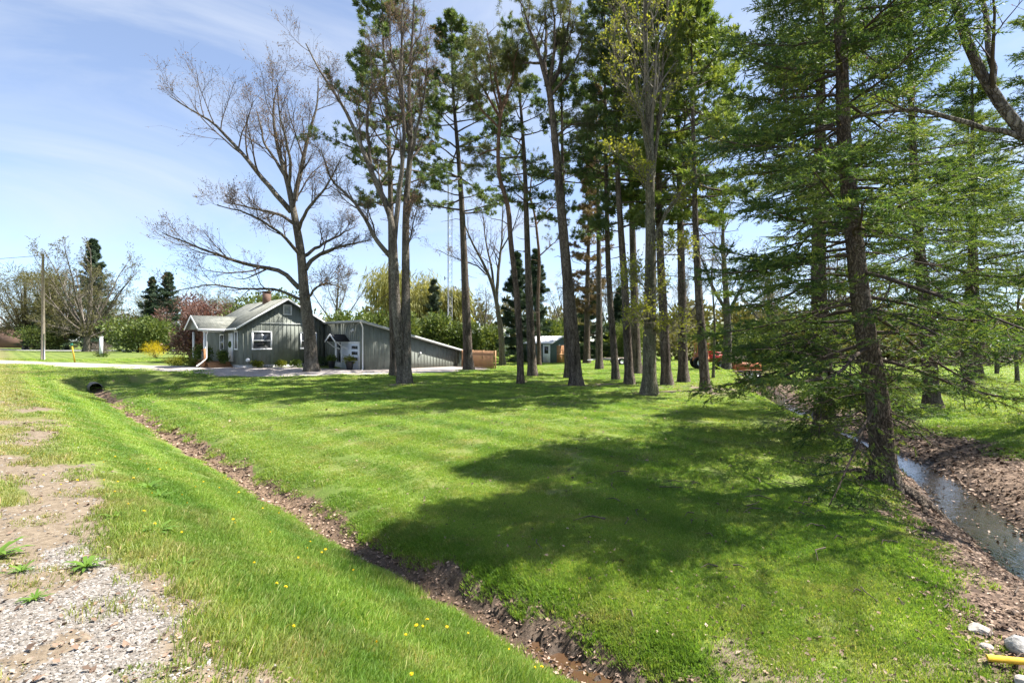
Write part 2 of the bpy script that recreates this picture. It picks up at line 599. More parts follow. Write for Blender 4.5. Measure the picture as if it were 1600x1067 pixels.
litc = k.ramp(lit.outputs['Color'], [(0.1, (0.052, 0.036, 0.027)), (0.5, (0.135, 0.094, 0.068)), (0.92, (0.23, 0.165, 0.12))])
soil = k.ramp(k.noise(p, 22, 6, 0.75), [(0.3, (0.040, 0.029, 0.021)), (0.5, (0.12, 0.087, 0.062)), (0.8, (0.24, 0.18, 0.135))])
jit = k.math('MULTIPLY', k.math('SUBTRACT', k.noise(p, 7, 5, 0.7), 0.5), 0.9)
def edge(name, lo=0.38, hi=0.62):
    return k.ramp(k.math('ADD', k.attr(name), jit), [(lo, 0.0), (hi, 1.0)])
c = k.mix(edge('m_dirt'), lawn, dirt)
c = k.mix(edge('m_gravel'), c, gravc)
c = k.mix(edge('m_bed', 0.3, 0.5), c, k.mix(0.6, litc, (0.20, 0.135, 0.085)))
c = k.mix(edge('m_litter', 0.3, 0.55), c, litc)
c = k.mix(edge('m_soil', 0.25, 0.45), c, soil)
wet = k.attr('m_wet')
c = k.mix(wet, c, k.mix(1.0, c, (0.42, 0.40, 0.38), 'MULTIPLY'))
hgt = k.math('ADD', k.math('MULTIPLY', fine, 0.6), k.math('MULTIPLY', fine2, 0.5))
rough = k.ramp(wet, [(0.0, 0.95), (1.0, 0.45)])
GROUND = k.done(k.bsdf(c, rough, k.bump(hgt, 0.55, 0.05), 0.2))


def make_ground():
    rr = [0.4]
    while rr[-1] < 4200: rr.append(rr[-1] * (1.02 if rr[-1] < 70 else 1.06))
    rr = np.array(rr)
    an = np.concatenate([np.arange(-68, 68, 0.44), np.arange(68, 292, 4.0)]) * R2D
    A, Rr = np.meshgrid(an, rr)
    X = Rr * np.sin(A); Y = Rr * np.cos(A)
    Z = height(X.ravel(), Y.ravel()).reshape(X.shape)
    far = ss(150, 400, Rr)
    Z = Z * (1 - far) + 0.05 * far
    V = np.stack([X, Y, Z], -1).reshape(-1, 3)
    nr, na = X.shape
    idx = np.arange(nr * na).reshape(nr, na)
    a = idx[:-1]; b = idx[1:]
    Q = np.stack([a, np.roll(a, -1, 1), np.roll(b, -1, 1), b], -1).reshape(-1, 4)
    buf = Buf()
    V = np.vstack([V, [[0, 0, H1(0, 0)]]])
    c0 = len(V) - 1
    T = np.stack([np.full(na, c0), np.roll(idx[0], -1), idx[0]], -1)
    buf.add(V, Q, T)
    o = buf.build('ground', GROUND, smooth=True)
    x, y = V[:, 0], V[:, 1]
    fade = ss(160, 90, np.hypot(x, y))
    d = np.abs(creek_d(x, y))
    for nm, fn in (('m_dirt', dirt_mask), ('m_gravel', gravel_mask), ('m_bed', bed_mask), ('m_litter', litter_mask), ('m_soil', soil_mask)):
        at = o.data.attributes.new(nm, 'FLOAT', 'POINT')
        at.data.foreach_set('value', (fn(x, y) * fade).astype(np.float32))
    u, v = uv_of(x, y)
    wet = np.maximum(ss(-0.74, -0.88, V[:, 2]) * ss(3.0, 1.5, d), ss(-0.66, -0.78, V[:, 2]) * ss(0.5, 0.2, np.abs(v - 3.6)) * ss(9, 6, u)) * fade
    at = o.data.attributes.new('m_wet', 'FLOAT', 'POINT')
    at.data.foreach_set('value', wet.astype(np.float32))
    tag(o, 'mown green lawn with a roadside ditch, gravel verge and creek banks', kind='structure')
    return o


ground = make_ground()


def strip(name, pts_l, pts_r, lift, mat, label, ncross=8, nlong=60):
    """sheet that follows the ground between two lines"""
    def rs(p):
        p = np.array(p, float)
        s = np.concatenate([[0], np.cumsum(np.linalg.norm(np.diff(p, axis=0), axis=1))])
        q = np.linspace(0, s[-1], nlong)
        return np.stack([np.interp(q, s, p[:, 0]), np.interp(q, s, p[:, 1])], 1)
    A, B = rs(pts_l), rs(pts_r)
    t = np.linspace(0, 1, ncross)[None, :, None]
    P = A[:, None] * (1 - t) + B[:, None] * t
    jit_ = (fbm(P[:, :, 0] * 0.5, P[:, :, 1] * 0.5, 3, 131) - 0.5) * 1.0
    P[:, 0, 1] += jit_[:, 0]; P[:, -1, 1] += jit_[:, -1]
    Z = height(P[..., 0].ravel(), P[..., 1].ravel()).reshape(P.shape[:2]) + lift
    Z[:, 0] -= lift * 1.6; Z[:, -1] -= lift * 1.6
    V = np.concatenate([P, Z[..., None]], -1).reshape(-1, 3)
    idx = np.arange(nlong * ncross).reshape(nlong, ncross)
    Q = np.stack([idx[:-1, :-1], idx[:-1, 1:], idx[1:, 1:], idx[1:, :-1]], -1).reshape(-1, 4)
    b = Buf(); b.add(V, Q)
    o = b.build(name, mat, smooth=True)
    return tag(o, label, kind='structure')


k = NT('driveway_gravel')
p = k.pos()
g = k.voronoi(p, 26.0)
c = k.ramp(g.outputs['Color'], [(0.1, (0.23, 0.205, 0.19)), (0.5, (0.33, 0.295, 0.275)), (0.9, (0.45, 0.41, 0.385))])
c = k.mix(k.math('MULTIPLY', k.ramp(k.noise(p, 0.5, 4), [(0.4, 0.0), (0.7, 1.0)]), 0.5), c, (0.30, 0.245, 0.21))
DRIVE = k.done(k.bsdf(c, 0.95, k.bump(k.noise(p, 24, 4), 0.6, 0.03), 0.15))
strip('driveway', [(-75, 40.5), (-42, 37.6), (-30, 34.8), (-22, 31.8), (-14.5, 30.4), (-9.5, 31.4), (-5.0, 34.4), (-1.6, 37.2)],
      [(-75, 50.5), (-44, 44.0), (-33, 41.0), (-22.5, 36.3), (-17.6, 36.4), (-10.6, 37.6), (-5.4, 43.5), (-2.6, 41.2)], 0.03, DRIVE,
      'pale gravel driveway running across to the grey house', 14, 110)

k = NT('asphalt')
p = k.pos()
c = k.ramp(k.noise(p, 2.0, 5, 0.7), [(0.3, (0.20, 0.20, 0.20)), (0.7, (0.29, 0.285, 0.28))])
ASPH = k.done(k.bsdf(c, 0.9, None, 0.2))
strip('side_road', [(-240, 94), (-120, 97), (-60, 99), (-30, 100)], [(-240, 101), (-120, 104), (-60, 106), (-30, 107)], 0.14, ASPH, 'grey side road crossing far behind the lawn', 4, 40)
strip('road', [(-260, 215.5), (-120, 82.5), (-40, 6.5), (-2.5, -29.0), (60, -88)], [(-264, 209.5), (-124.5, 77.7), (-44.8, 1.9), (-7.3, -33.8), (55, -93)], 0.03, ASPH, 'paved road beyond the gravel verge', 4, 120)

# ------------------------------------------------------------------ water
k = NT('creek_water')
p = k.pos()
n1 = k.noise(p, 5.0, 4, 0.6)
n2 = k.noise(k.mapping(p, (3, 1, 1), (0, 0, 0.4)), 9.0, 3, 0.6)
nb = k.bump(k.math('ADD', n1, k.math('MULTIPLY', n2, 0.6)), 0.3, 0.03)
bed = k.ramp(k.noise(p, 6, 5, 0.7), [(0.3, (0.014, 0.012, 0.008)), (0.7, (0.05, 0.036, 0.024))])
WATER = k.done(k.bsdf(bed, 0.04, nb, 1.0, 0.0, **{'IOR': 1.33, 'Coat Weight': 1.0, 'Coat Roughness': 0.03, 'Coat Normal': nb}))


def water_sheet(name, y0, y1, hw, label):
    ys = np.arange(y0, y1, 0.35)
    xs = np.linspace(-1, 1, 9)
    cx = np.interp(ys, _yt, _xt)
    X = cx[:, None] + xs[None] * hw; Y = np.repeat(ys[:, None], 9, 1)
    V = np.stack([X, Y, np.full_like(X, WATER_Z)], -1).reshape(-1, 3)
    idx = np.arange(len(ys) * 9).reshape(len(ys), 9)
    Q = np.stack([idx[:-1, :-1], idx[:-1, 1:], idx[1:, 1:], idx[1:, :-1]], -1).reshape(-1, 4)
    b = Buf(); b.add(V, Q)
    return tag(b.build(name, WATER, smooth=True), label, kind='structure')


water_sheet('creek_water', -12, 70, 1.2, 'shallow creek reflecting the sky between leafy banks')

k = NT('ditch_water')
p = k.pos()
WATER2 = k.done(k.bsdf((0.075, 0.042, 0.022), 0.06, k.bump(k.noise(p, 8, 3), 0.08, 0.02), 0.6))
b = Buf()
us = np.arange(-9, 6.6, 0.25)
wv = 3.56
Vw = []
for u_ in us:
    for dv in (-0.26, 0.0, 0.26):
        v_ = wv + dv
        Vw.append((u_ * RX + v_ * NX, u_ * RY + v_ * NY, -0.80))
iw = np.arange(len(us) * 3).reshape(-1, 3)
b.add(Vw, np.stack([iw[:-1, :-1], iw[:-1, 1:], iw[1:, 1:], iw[1:, :-1]], -1).reshape(-1, 4))
tag(b.build('ditch_water', WATER2), 'brown puddle water lying along the bottom of the ditch', kind='structure')


# ------------------------------------------------------------------ scattered ground cover (stuff)
def scatter(name, templates, pos, rot, scl, idx, label, tint=None):
    """template meshes set down on a cloud of points: one object"""
    cl = bpy.data.collections.new(name + '_pieces')
    for i, me in enumerate(templates):
        o = bpy.data.objects.new('%s_piece' % name, me)
        cl.objects.link(o)
    me = bpy.data.meshes.new(name)
    n = len(pos)
    me.vertices.add(n); me.vertices.foreach_set('co', np.asarray(pos, np.float32).ravel())
    for nm, typ, key, arr in (('rot', 'FLOAT_VECTOR', 'vector', rot), ('scl', 'FLOAT_VECTOR', 'vector', scl), ('idx', 'INT', 'value', idx), ('tint', 'FLOAT', 'value', RNG.random(n) if tint is None else tint)):
        at = me.attributes.new(nm, typ, 'POINT')
        at.data.foreach_set(key, np.asarray(arr, np.int32 if typ == 'INT' else np.float32).ravel())
    me.update()
    ob = link(name, me)
    ng = bpy.data.node_groups.new(name + '_nodes', 'GeometryNodeTree')
    ng.interface.new_socket('Geometry', in_out='INPUT', socket_type='NodeSocketGeometry')
    ng.interface.new_socket('Geometry', in_out='OUTPUT', socket_type='NodeSocketGeometry')
    N, L = ng.nodes, ng.links
    gi = N.new('NodeGroupInput'); go = N.new('NodeGroupOutput')
    ci = N.new('GeometryNodeCollectionInfo')
    ci.inputs['Collection'].default_value = cl
    ci.inputs['Separate Children'].default_value = True
    ci.inputs['Reset Children'].default_value = True
    ip = N.new('GeometryNodeInstanceOnPoints')
    ip.inputs['Pick Instance'].default_value = True
    def na(nm, dt):
        q = N.new('GeometryNodeInputNamedAttribute'); q.data_type = dt; q.inputs['Name'].default_value = nm
        return q.outputs['Attribute']
    L.new(gi.outputs[0], ip.inputs['Points']); L.new(ci.outputs[0], ip.inputs['Instance'])
    L.new(na('idx', 'INT'), ip.inputs['Instance Index'])
    L.new(na('rot', 'FLOAT_VECTOR'), ip.inputs['Rotation']); L.new(na('scl', 'FLOAT_VECTOR'), ip.inputs['Scale'])
    L.new(ip.outputs[0], go.inputs[0])
    md = ob.modifiers.new('scatter', 'NODES'); md.node_group = ng
    return tag(ob, label, kind='stuff')


def ground_normal_rot(x, y, yaw):
    e = 0.12
    gx = (height(x + e, y) - height(x - e, y)) / (2 * e)
    gy = (height(x, y + e) - height(x, y - e)) / (2 * e)
    # slope turned into the instance's own frame after the yaw
    return np.stack([np.arctan(gy) * 1.0, -np.arctan(gx) * 1.0, np.zeros_like(x)], 1), gx, gy


# grass
k = NT('grass_blades')
p = k.pos()
lc = lawn_colour(k, p)
r = k.attr('rnd')
lc = k.mix(1.0, lc, k.ramp(r, [(0.0, (0.72, 0.78, 0.7)), (0.6, (1.12, 1.12, 1.0)), (0.86, (1.3, 1.22, 1.2)), (0.94, (1.8, 1.3, 2.0)), (1.0, (2.2, 1.4, 2.6))]), 'MULTIPLY')
d = k.bsdf(lc, 0.5, None, 0.35)
tr = k.new('ShaderNodeBsdfTranslucent')
k.set(tr.inputs['Color'], k.mix(1.0, lc, (1.5, 1.45, 0.7), 'MULTIPLY'))
mx = k.new('ShaderNodeMixShader'); mx.inputs[0].default_value = 0.42
k.t.links.new(d, mx.inputs[1]); k.t.links.new(tr.outputs[0], mx.inputs[2])
GRASS = k.done(mx.outputs[0])


def grass_patch(seed, size, n, h0, h1, w):
    g = np.random.default_rng(seed)
    x = (g.random(n) - 0.5) * size; y = (g.random(n) - 0.5) * size
    # clumped
    nc = 26
    cxy = (g.random((nc, 2)) - 0.5) * size
    sel = g.random(n) < 0.55
    ci = g.integers(0, nc, n)
    x = np.where(sel, cxy[ci, 0] + g.normal(0, 0.018, n), x); y = np.where(sel, cxy[ci, 1] + g.normal(0, 0.018, n), y)
    h = h0 + (h1 - h0) * g.random(n) ** 1.6
    a = g.random(n) * 6.283
    b_ = g.random(n) * 6.283
    lean = (0.25 + 0.75 * g.random(n)) * h
    wx = np.cos(a) * w * (0.6 + 0.8 * g.random(n)); wy = np.sin(a) * w * (0.6 + 0.8 * g.random(n))
    lx = np.cos(b_) * lean; ly = np.sin(b_) * lean
    V = np.empty((n, 5, 3))
    V[:, 0] = np.stack([x - wx, y - wy, np.full(n, -0.02)], 1)
    V[:, 1] = np.stack([x + wx, y + wy, np.full(n, -0.02)], 1)
    V[:, 2] = np.stack([x + lx * .35 + wx * .8, y + ly * .35 + wy * .8, h * .6], 1)
    V[:, 3] = np.stack([x + lx * .35 - wx * .8, y + ly * .35 - wy * .8, h * .6], 1)
    V[:, 4] = np.stack([x + lx, y + ly, h], 1)
    base = (np.arange(n) * 5)[:, None]
    bf = Buf()
    bf.add(V.reshape(-1, 3), base + np.array([[0, 1, 2, 3]]), base + np.array([[3, 2, 4]]), np.repeat(g.random(n), 5))
    return bf.mesh('grass_tuft', GRASS)


GP = [grass_patch(100 + i, 0.42, 460, 0.018, 0.042, 0.003) for i in range(4)] + [grass_patch(120 + i, 0.36, 170, 0.03, 0.085, 0.0036) for i in range(3)]


def make_grass():
    g = np.random.default_rng(5)
    X, Y, S = [], [], []
    n = 4800
    th = (g.random(n) * 2 - 1) * 66 * R2D; r = np.sqrt(1.2 ** 2 + g.random(n) * (8 ** 2 - 1.2 ** 2))
    X.append(r * np.sin(th)); Y.append(r * np.cos(th)); S.append(np.full(n, 1.0))
    n = 7000
    th = (g.random(n) * 2 - 1) * 62 * R2D; r = 8 * np.exp(g.random(n) * math.log(70 / 8.0))
    X.append(r * np.sin(th)); Y.append(r * np.cos(th)); S.append(r / 8.0)
    x = np.concatenate(X); y = np.concatenate(Y); s = np.concatenate(S)
    u, v = uv_of(x, y)
    bare = np.maximum.reduce([dirt_mask(x, y) * 0.85, gravel_mask(x, y) * 0.96, litter_mask(x, y) * 0.97, soil_mask(x, y), bed_mask(x, y)])
    keep = g.random(len(x)) > bare * 1.15
    keep &= (v > -1.6)
    # driveway and buildings
    keep &= ~((y > np.interp(x, [-75, -42, -30, -22, -14.5, -9.5, -5, -1.6, -1.5], [41.2, 38.2, 35.4, 32.4, 31.0, 32.0, 35.0, 37.6, 60]) - 0.3) & (y < 45) & (x < -1.6))
    keep &= (height(x, y) > -0.86)
    x, y, s, u, v = x[keep], y[keep], s[keep], u[keep], v[keep]
    yaw = g.random(len(x)) * 6.283
    z = height(x, y)
    rot, gx, gy = ground_normal_rot(x, y, yaw)
    rot[:, 2] = yaw
    # yaw first, then tilt: built from matrices
    eul = np.empty((len(x), 3))
    for i in range(len(x)):
        nrm = Vector((-gx[i], -gy[i], 1.0)).normalized()
        q = Vector((0, 0, 1)).rotation_difference(nrm).to_matrix() @ Matrix.Rotation(yaw[i], 3, 'Z')
        eul[i] = q.to_euler()
    tall = (ss(4.2, 3.4, v) * ss(14, 3, u) * ss(0.0, 1.2, v))
    long_ = g.random(len(x)) < 0.22 * tall + 0.35 * ss(1.4, 0.9, v) * (v < 1.6) + 0.05 * (v > 4.1) * (v < 5) 
    idx = np.where(long_ & (s < 1.6), g.integers(4, 7, len(x)), g.integers(0, 4, len(x)))
    zs = (0.65 + 0.5 * g.random(len(x)) + 0.9 * np.clip(fbm(x * 0.9, y * 0.9, 3, 141) - 0.52, 0, 1) * 1.4) * (1 + 0.3 * tall) * np.minimum(1.0 + 0.12 * (s - 1), 1.5)
    scl = np.stack([s, s, zs], 1)
    scatter('grass', GP, np.stack([x, y, z], 1), eul, scl, idx, 'short mown grass covering the lawn and ditch slopes')


make_grass()

# fallen leaves
k = NT('dead_leaves')
r = k.attr('rnd')
c = k.ramp(r, [(0.0, (0.05, 0.034, 0.026)), (0.4, (0.15, 0.098, 0.068)), (0.8, (0.28, 0.195, 0.14)), (1.0, (0.46, 0.35, 0.27))])
LEAF = k.done(k.bsdf(c, 0.75, None, 0.25))


def make_leaves():
    g = np.random.default_rng(15)
    n = 300000
    th = (g.random(n) * 2 - 1) * 64 * R2D; r = 2.5 * np.exp(g.random(n) ** 0.9 * math.log(40 / 2.5))
    x = r * np.sin(th); y = r * np.cos(th)
    u, v = uv_of(x, y)
    w = np.maximum.reduce([litter_mask(x, y) * 0.85, bed_mask(x, y) * ss(3, 6.5, u) * 0.9, bed_mask(x, y) * 0.3, soil_mask(x, y) * 0.35, gravel_mask(x, y) * 0.05, dirt_mask(x, y) * 0.06 * (x < 0),
                           0.012 * np.ones_like(x) * ss(3.9, 4.3, v), 0.09 * ss(3.9, 4.3, v) * ss(7.0, 4.3, v) * ss(9, 5, u)])
    hh_ = height(x, y)
    keep = (g.random(n) < w) & ((hh_ > WATER_Z + 0.0) | ((hh_ > WATER_Z - 0.10) & (g.random(n) < 0.35)) | (g.random(n) < 0.07))
    x, y = x[keep], y[keep]
    n = len(x)
    z = np.maximum(height(x, y), WATER_Z + 0.003) + 0.006 + 0.02 * g.random(n)
    # a curled leaf of four triangles
    TV = np.array([(-.5, 0, 0.0), (-.1, -.32, .10), (.5, 0, .05), (-.1, .32, .12), (0.02, 0, -.06)])
    TT = np.array([(0, 1, 4), (1, 2, 4), (2, 3, 4), (3, 0, 4)])
    up = norm(np.stack([g.normal(0, .45, n), g.normal(0, .45, n), np.ones(n)], 1))
    bf = Buf()
    rr = np.hypot(x, y)
    stamp(bf, TV, TT, np.stack([x, y, z], 1), up, (0.018 + 0.055 * g.random(n) ** 1.8) * np.clip(rr / 9, 0.85, 2.2), g)
    tag(bf.build('fallen_leaves', LEAF), 'brown dead leaves littering the creek banks and the ditch', kind='stuff')


make_leaves()

# gravel on the verge
k = NT('stone_chips')
r = k.attr('rnd')
tnt = k.attr('tint', 'INSTANCER')
c = k.ramp(tnt, [(0.0, (0.09, 0.078, 0.066)), (0.3, (0.155, 0.142, 0.128)), (0.7, (0.28, 0.262, 0.243)), (1.0, (0.44, 0.42, 0.395))])
c = k.mix(k.math('MULTIPLY', k.noise(k.obj(), 3, 4), 0.3), c, (0.2, 0.17, 0.13))
CHIP = k.done(k.bsdf(c, 0.85, None, 0.25))


def stone_mesh(seed, mat, name='stone', sub=1, flat=0.6, rough=0.22):
    import bmesh
    g = np.random.default_rng(seed)
    bm = bmesh.new()
    bmesh.ops.create_icosphere(bm, subdivisions=sub, radius=0.5)
    axes = norm(g.normal(size=(9, 3)))
    cuts = 0.30 + 0.16 * g.random(9)
    for v in bm.verts:
        p_ = np.array(v.co)
        for a_, c_ in zip(axes, cuts):
            dd = p_ @ a_
            if dd > c_: p_ = p_ - a_ * (dd - c_)
        p_ = p_ * (1 + rough * (g.random() - 0.5))
        v.co = (p_[0] * 1.2, p_[1], p_[2] * flat)
    me = bpy.data.meshes.new(name)
    bm.to_mesh(me); bm.free()
    if mat: me.materials.append(mat)
    return me


def make_gravel():
    g = np.random.default_rng(25)
    n = 130000
    th = (-64 + g.random(n) * 66) * R2D; r = 1.8 * np.exp(g.random(n) * math.log(14 / 1.8))
    x = r * np.sin(th); y = r * np.cos(th)
    w = gravel_mask(x, y) * 0.95 + dirt_mask(x, y) * 0.12 * (x < 0)
    keep = g.random(n) < w
    x, y = x[keep], y[keep]; n = len(x)
    z = height(x, y) + 0.002
    s = (0.007 + 0.022 * g.random(n) ** 3.0) * np.clip(np.hypot(x, y) / 5, 1, 1.8)
    scl = np.stack([s, s, s], 1)
    rot = np.stack([g.normal(0, .3, n), g.normal(0, .3, n), g.random(n) * 6.283], 1)
    scatter('gravel', [stone_mesh(200 + i, CHIP, 'gravel_chip', 1, 0.62) for i in range(5)], np.stack([x, y, z], 1), rot, scl, g.integers(0, 5, n), 'pale crushed stone scattered on the road verge')


make_gravel()
#@@TREES
# ------------------------------------------------------------------ tree materials
BARK_MAPLE = bark_mat('maple_bark', (0.075, 0.066, 0.056), (0.215, 0.19, 0.16), (0.26, 0.24, 0.205), 1.0, True)
BARK_POPLAR = bark_mat('poplar_bark', (0.10, 0.088, 0.066), (0.255, 0.225, 0.175), (0.20, 0.19, 0.14), 1.2, True, moss=(0.15, 0.155, 0.09))
BARK_PINE = bark_mat('pine_bark', (0.055, 0.045, 0.038), (0.175, 0.142, 0.118), (0.21, 0.18, 0.155), 0.9, True)
BARK_SCOTS = bark_mat('scots_pine_bark', (0.055, 0.044, 0.037), (0.175, 0.138, 0.112), (0.20, 0.145, 0.11), 0.9, True, top=(0.21, 0.125, 0.085), top_z=(6.0, 13.0))
BARK_SPRUCE = bark_mat('spruce_bark', (0.06, 0.047, 0.038), (0.20, 0.155, 0.12), (0.22, 0.19, 0.155), 2.2, True)
TWIG = plain('twig_bark', (0.105, 0.082, 0.066), 0.9, 0.3, 3.0, 0.15)
TWIG_GREY = plain('grey_twig_bark', (0.19, 0.165, 0.14), 0.9, 0.3, 3.0, 0.15)
TWIG_DARK = plain('dark_twig_bark', (0.075, 0.058, 0.046), 0.9, 0.3, 3.0, 0.15)
BUD_RED = leaf_mat('maple_buds', [(0.15, 0.085, 0.055), (0.23, 0.14, 0.09), (0.20, 0.17, 0.075)], 0.3)
BUD_YELLOW = leaf_mat('poplar_leaflets', [(0.17, 0.19, 0.03), (0.28, 0.30, 0.045), (0.37, 0.36, 0.07)], 0.45)
NEEDLE_WHITE = leaf_mat('white_pine_needles', [(0.032, 0.058, 0.032), (0.068, 0.112, 0.050), (0.130, 0.175, 0.066), (0.20, 0.225, 0.095)], 0.40, (1.3, 1.3, 0.6), 0.55)
NEEDLE_BRIGHT = leaf_mat('bright_pine_needles', [(0.036, 0.066, 0.026), (0.085, 0.138, 0.040), (0.165, 0.215, 0.056), (0.25, 0.28, 0.085)], 0.38, (1.4, 1.35, 0.55), 0.55)
NEEDLE_SCOTS = leaf_mat('scots_pine_needles', [(0.048, 0.068, 0.034), (0.092, 0.115, 0.050), (0.145, 0.158, 0.070), (0.20, 0.185, 0.10)], 0.32, (1.2, 1.15, 0.6), 0.6)
NEEDLE_BROWN = leaf_mat('dying_needles', [(0.07, 0.055, 0.030), (0.15, 0.105, 0.05), (0.22, 0.16, 0.08), (0.16, 0.16, 0.06)], 0.25, (1.2, 1.1, 0.7), 0.5)
NEEDLE_SPRUCE = leaf_mat('spruce_needles', [(0.028, 0.056, 0.030), (0.064, 0.116, 0.042), (0.140, 0.196, 0.054), (0.25, 0.28, 0.075)], 0.46, (1.35, 1.3, 0.55), 0.5, pscale=0.9)
CEDAR = leaf_mat('cedar_leaves', [(0.035, 0.062, 0.020), (0.085, 0.125, 0.034), (0.155, 0.195, 0.055), (0.22, 0.25, 0.08)], 0.3, (1.3, 1.25, 0.6), 0.5)
DARK_FIR = leaf_mat('dark_fir_needles', [(0.022, 0.042, 0.028), (0.046, 0.080, 0.044), (0.090, 0.125, 0.062)], 0.2, None, 0.5)
BLUE_FIR = leaf_mat('grey_green_needles', [(0.035, 0.055, 0.035), (0.065, 0.09, 0.055), (0.105, 0.13, 0.08)], 0.15, None, 0.5)
WILLOW = leaf_mat('willow_catkins', [(0.17, 0.18, 0.055), (0.28, 0.28, 0.09), (0.40, 0.38, 0.14)], 0.45, (1.2, 1.1, 0.6), 0.4)
PURPLE = leaf_mat('purple_leaves', [(0.070, 0.042, 0.036), (0.15, 0.092, 0.076), (0.26, 0.175, 0.14)], 0.3, (1.4, 0.9, 0.8), 0.5)
YELLOW_FL = leaf_mat('forsythia_flowers', [(0.30, 0.26, 0.01), (0.62, 0.48, 0.01), (0.80, 0.62, 0.03)], 0.3, (1.1, 1.0, 0.5), 0.3)
SHRUB_G = leaf_mat('shrub_leaves', [(0.030, 0.055, 0.014), (0.075, 0.120, 0.024), (0.14, 0.19, 0.04)], 0.35, None, 0.4)
SHRUB_Y = leaf_mat('golden_shrub_leaves', [(0.07, 0.09, 0.012), (0.16, 0.18, 0.025), (0.26, 0.27, 0.05)], 0.35, None, 0.4)
OLIVE = leaf_mat('budding_wood_leaves', [(0.075, 0.072, 0.034), (0.13, 0.125, 0.05), (0.20, 0.19, 0.075)], 0.3, None, 0.5)
GREYTWIG = leaf_mat('bare_twig_mass', [(0.09, 0.072, 0.058), (0.16, 0.13, 0.105), (0.23, 0.19, 0.15)], 0.1, (1, 1, 1), 0.5)

# ------------------------------------------------------------------ leaf-sized templates
def tuft_template(n, w, spread, seed):
    g = np.random.default_rng(seed)
    V, T = [], []
    for i in range(n):
        a = 6.283 * (i + g.random() * .7) / n
        s = spread * (0.25 + 0.75 * g.random())
        d_ = np.array([math.cos(a) * math.sin(s), math.sin(a) * math.sin(s), math.cos(s)]) * (0.7 + 0.3 * g.random())
        e = np.array([-math.sin(a), math.cos(a), 0.0]) * w
        b0 = d_ * 0.04
        V += [b0 - e, d_ * .45 + e * 1.1, d_ * 1.0]
        k0 = 3 * i
        T += [(k0, k0 + 1, k0 + 2)]
    return np.array(V), np.array(T)


TUFT = tuft_template(7, 0.10, 1.25, 1)
TUFT_S = tuft_template(8, 0.085, 1.5, 2)


def shoot_template(seed, n=4):
    """a spruce shoot: needles ranked along a short stem that points along +Z"""
    g = np.random.default_rng(seed)
    V, T = [], []
    for i in range(n):
        t = i / n
        for s in (0, 1):
            a = g.random() * 3.14 + s * 3.14
            o = np.array([math.cos(a), math.sin(a), 0.0])
            e = np.array([-math.sin(a), math.cos(a), 0.0]) * 0.058
            b0 = np.array([0, 0, t * 0.85])
            tip = b0 + o * (0.26 * (1 - 0.35 * t)) + np.array([0, 0, 0.26])
            k0 = len(V)
            V += [b0 - e, b0 + e, tip]
            T += [(k0, k0 + 1, k0 + 2)]
    k0 = len(V)
    V += [np.array([0.035, 0, 0]), np.array([-0.035, 0.0, 0]), np.array([0, 0, 1.08])]
    T += [(k0, k0 + 1, k0 + 2)]
    return np.array(V), np.array(T)


SHOOT = shoot_template(3)
LEAF2 = (np.array([(0, -.0, 0), (.28, 0, .42), (0, .04, 1.0), (-.28, 0, .46)]), np.array([(0, 1, 2), (0, 2, 3)]))
STRAND = (np.array([(0, 0, 0), (.05, 0, .3), (.02, 0.03, 1.0), (-.05, 0, .3)]), np.array([(0, 1, 2), (0, 2, 3)]))


def ellip(g, n, shell=0.55):
    d_ = norm(g.normal(size=(n, 3)))
    r_ = (shell + (1 - shell) * g.random(n)) ** (1.0)
    return d_ * r_[:, None], d_


# ------------------------------------------------------------------ tree builders
def trunk_line(path, K=22):
    return resample(path, K)


def taper(P, r0, r1, flare=0.6, pw=0.85):
    z = P[:, 2] - P[0, 2]
    t = np.clip(z / max(z[-1], 1e-3), 0, 1)
    return (r0 + (r1 - r0) * t ** pw) * (1 + flare * np.exp(-z / 0.28))


def add_trunk(buf, P, R, S=12, seed=0, lobes=True):
    """one trunk with a slightly lobed section and roots flaring at the foot"""
    g = np.random.default_rng(seed)
    K = len(P)
    n0 = buf.n
    add_tubes(buf, P[None], R[None], S)
    V = buf.v[-1].reshape(K, S, 3)
    if lobes:
        ph = g.random() * 6.28
        a = np.arange(S) / S * 6.283
        z = P[:, 2] - P[0, 2]
        lob = 0.05 * np.sin(3 * a + ph)[None] + 0.16 * np.sin(5 * a + 2 * ph)[None] * np.exp(-z / 0.35)[:, None]
        lob = lob + 0.05 * (g.random((K, S)) - .5)
        V += (V - P[:, None, :]) * lob[..., None]
    buf.v[-1] = V.reshape(-1, 3)


def lean(d, pts, z0=0.0, dy=0.0, seed=0):
    """trunk line in metres: sideways/upward offsets read at the tree's distance d (focal length 760)"""
    x0, y0 = pts[0]
    P = [((x - x0) / 760.0 * d, 0.0, (y0 - y) / 760.0 * d) for x, y in pts]
    P[0] = (0, 0, -0.12)
    g = np.random.default_rng(seed + 1000)
    out = []
    for i, q in enumerate(P):
        out.append((q[0], q[1] + dy * q[2] / 10.0 + (g.random() - .5) * 0.25 * min(1, i), q[2]))
    return out


def root_of(name, label, cat, x, y, group=None):
    e = empty(name, (x, y, H1(x, y) - 0.02))
    return tag(e, label, cat, group)


def extend(path, H):
    P = [tuple(q) for q in path]
    if P[-1][2] < H:
        a, b_ = np.array(P[-2]), np.array(P[-1])
        dd = norm(b_ - a); dd = norm(dd * 0.5 + np.array([0, 0, 0.7]))
        P.append(tuple(b_ + dd * (H - b_[2]) / max(dd[2], .3)))
    return P


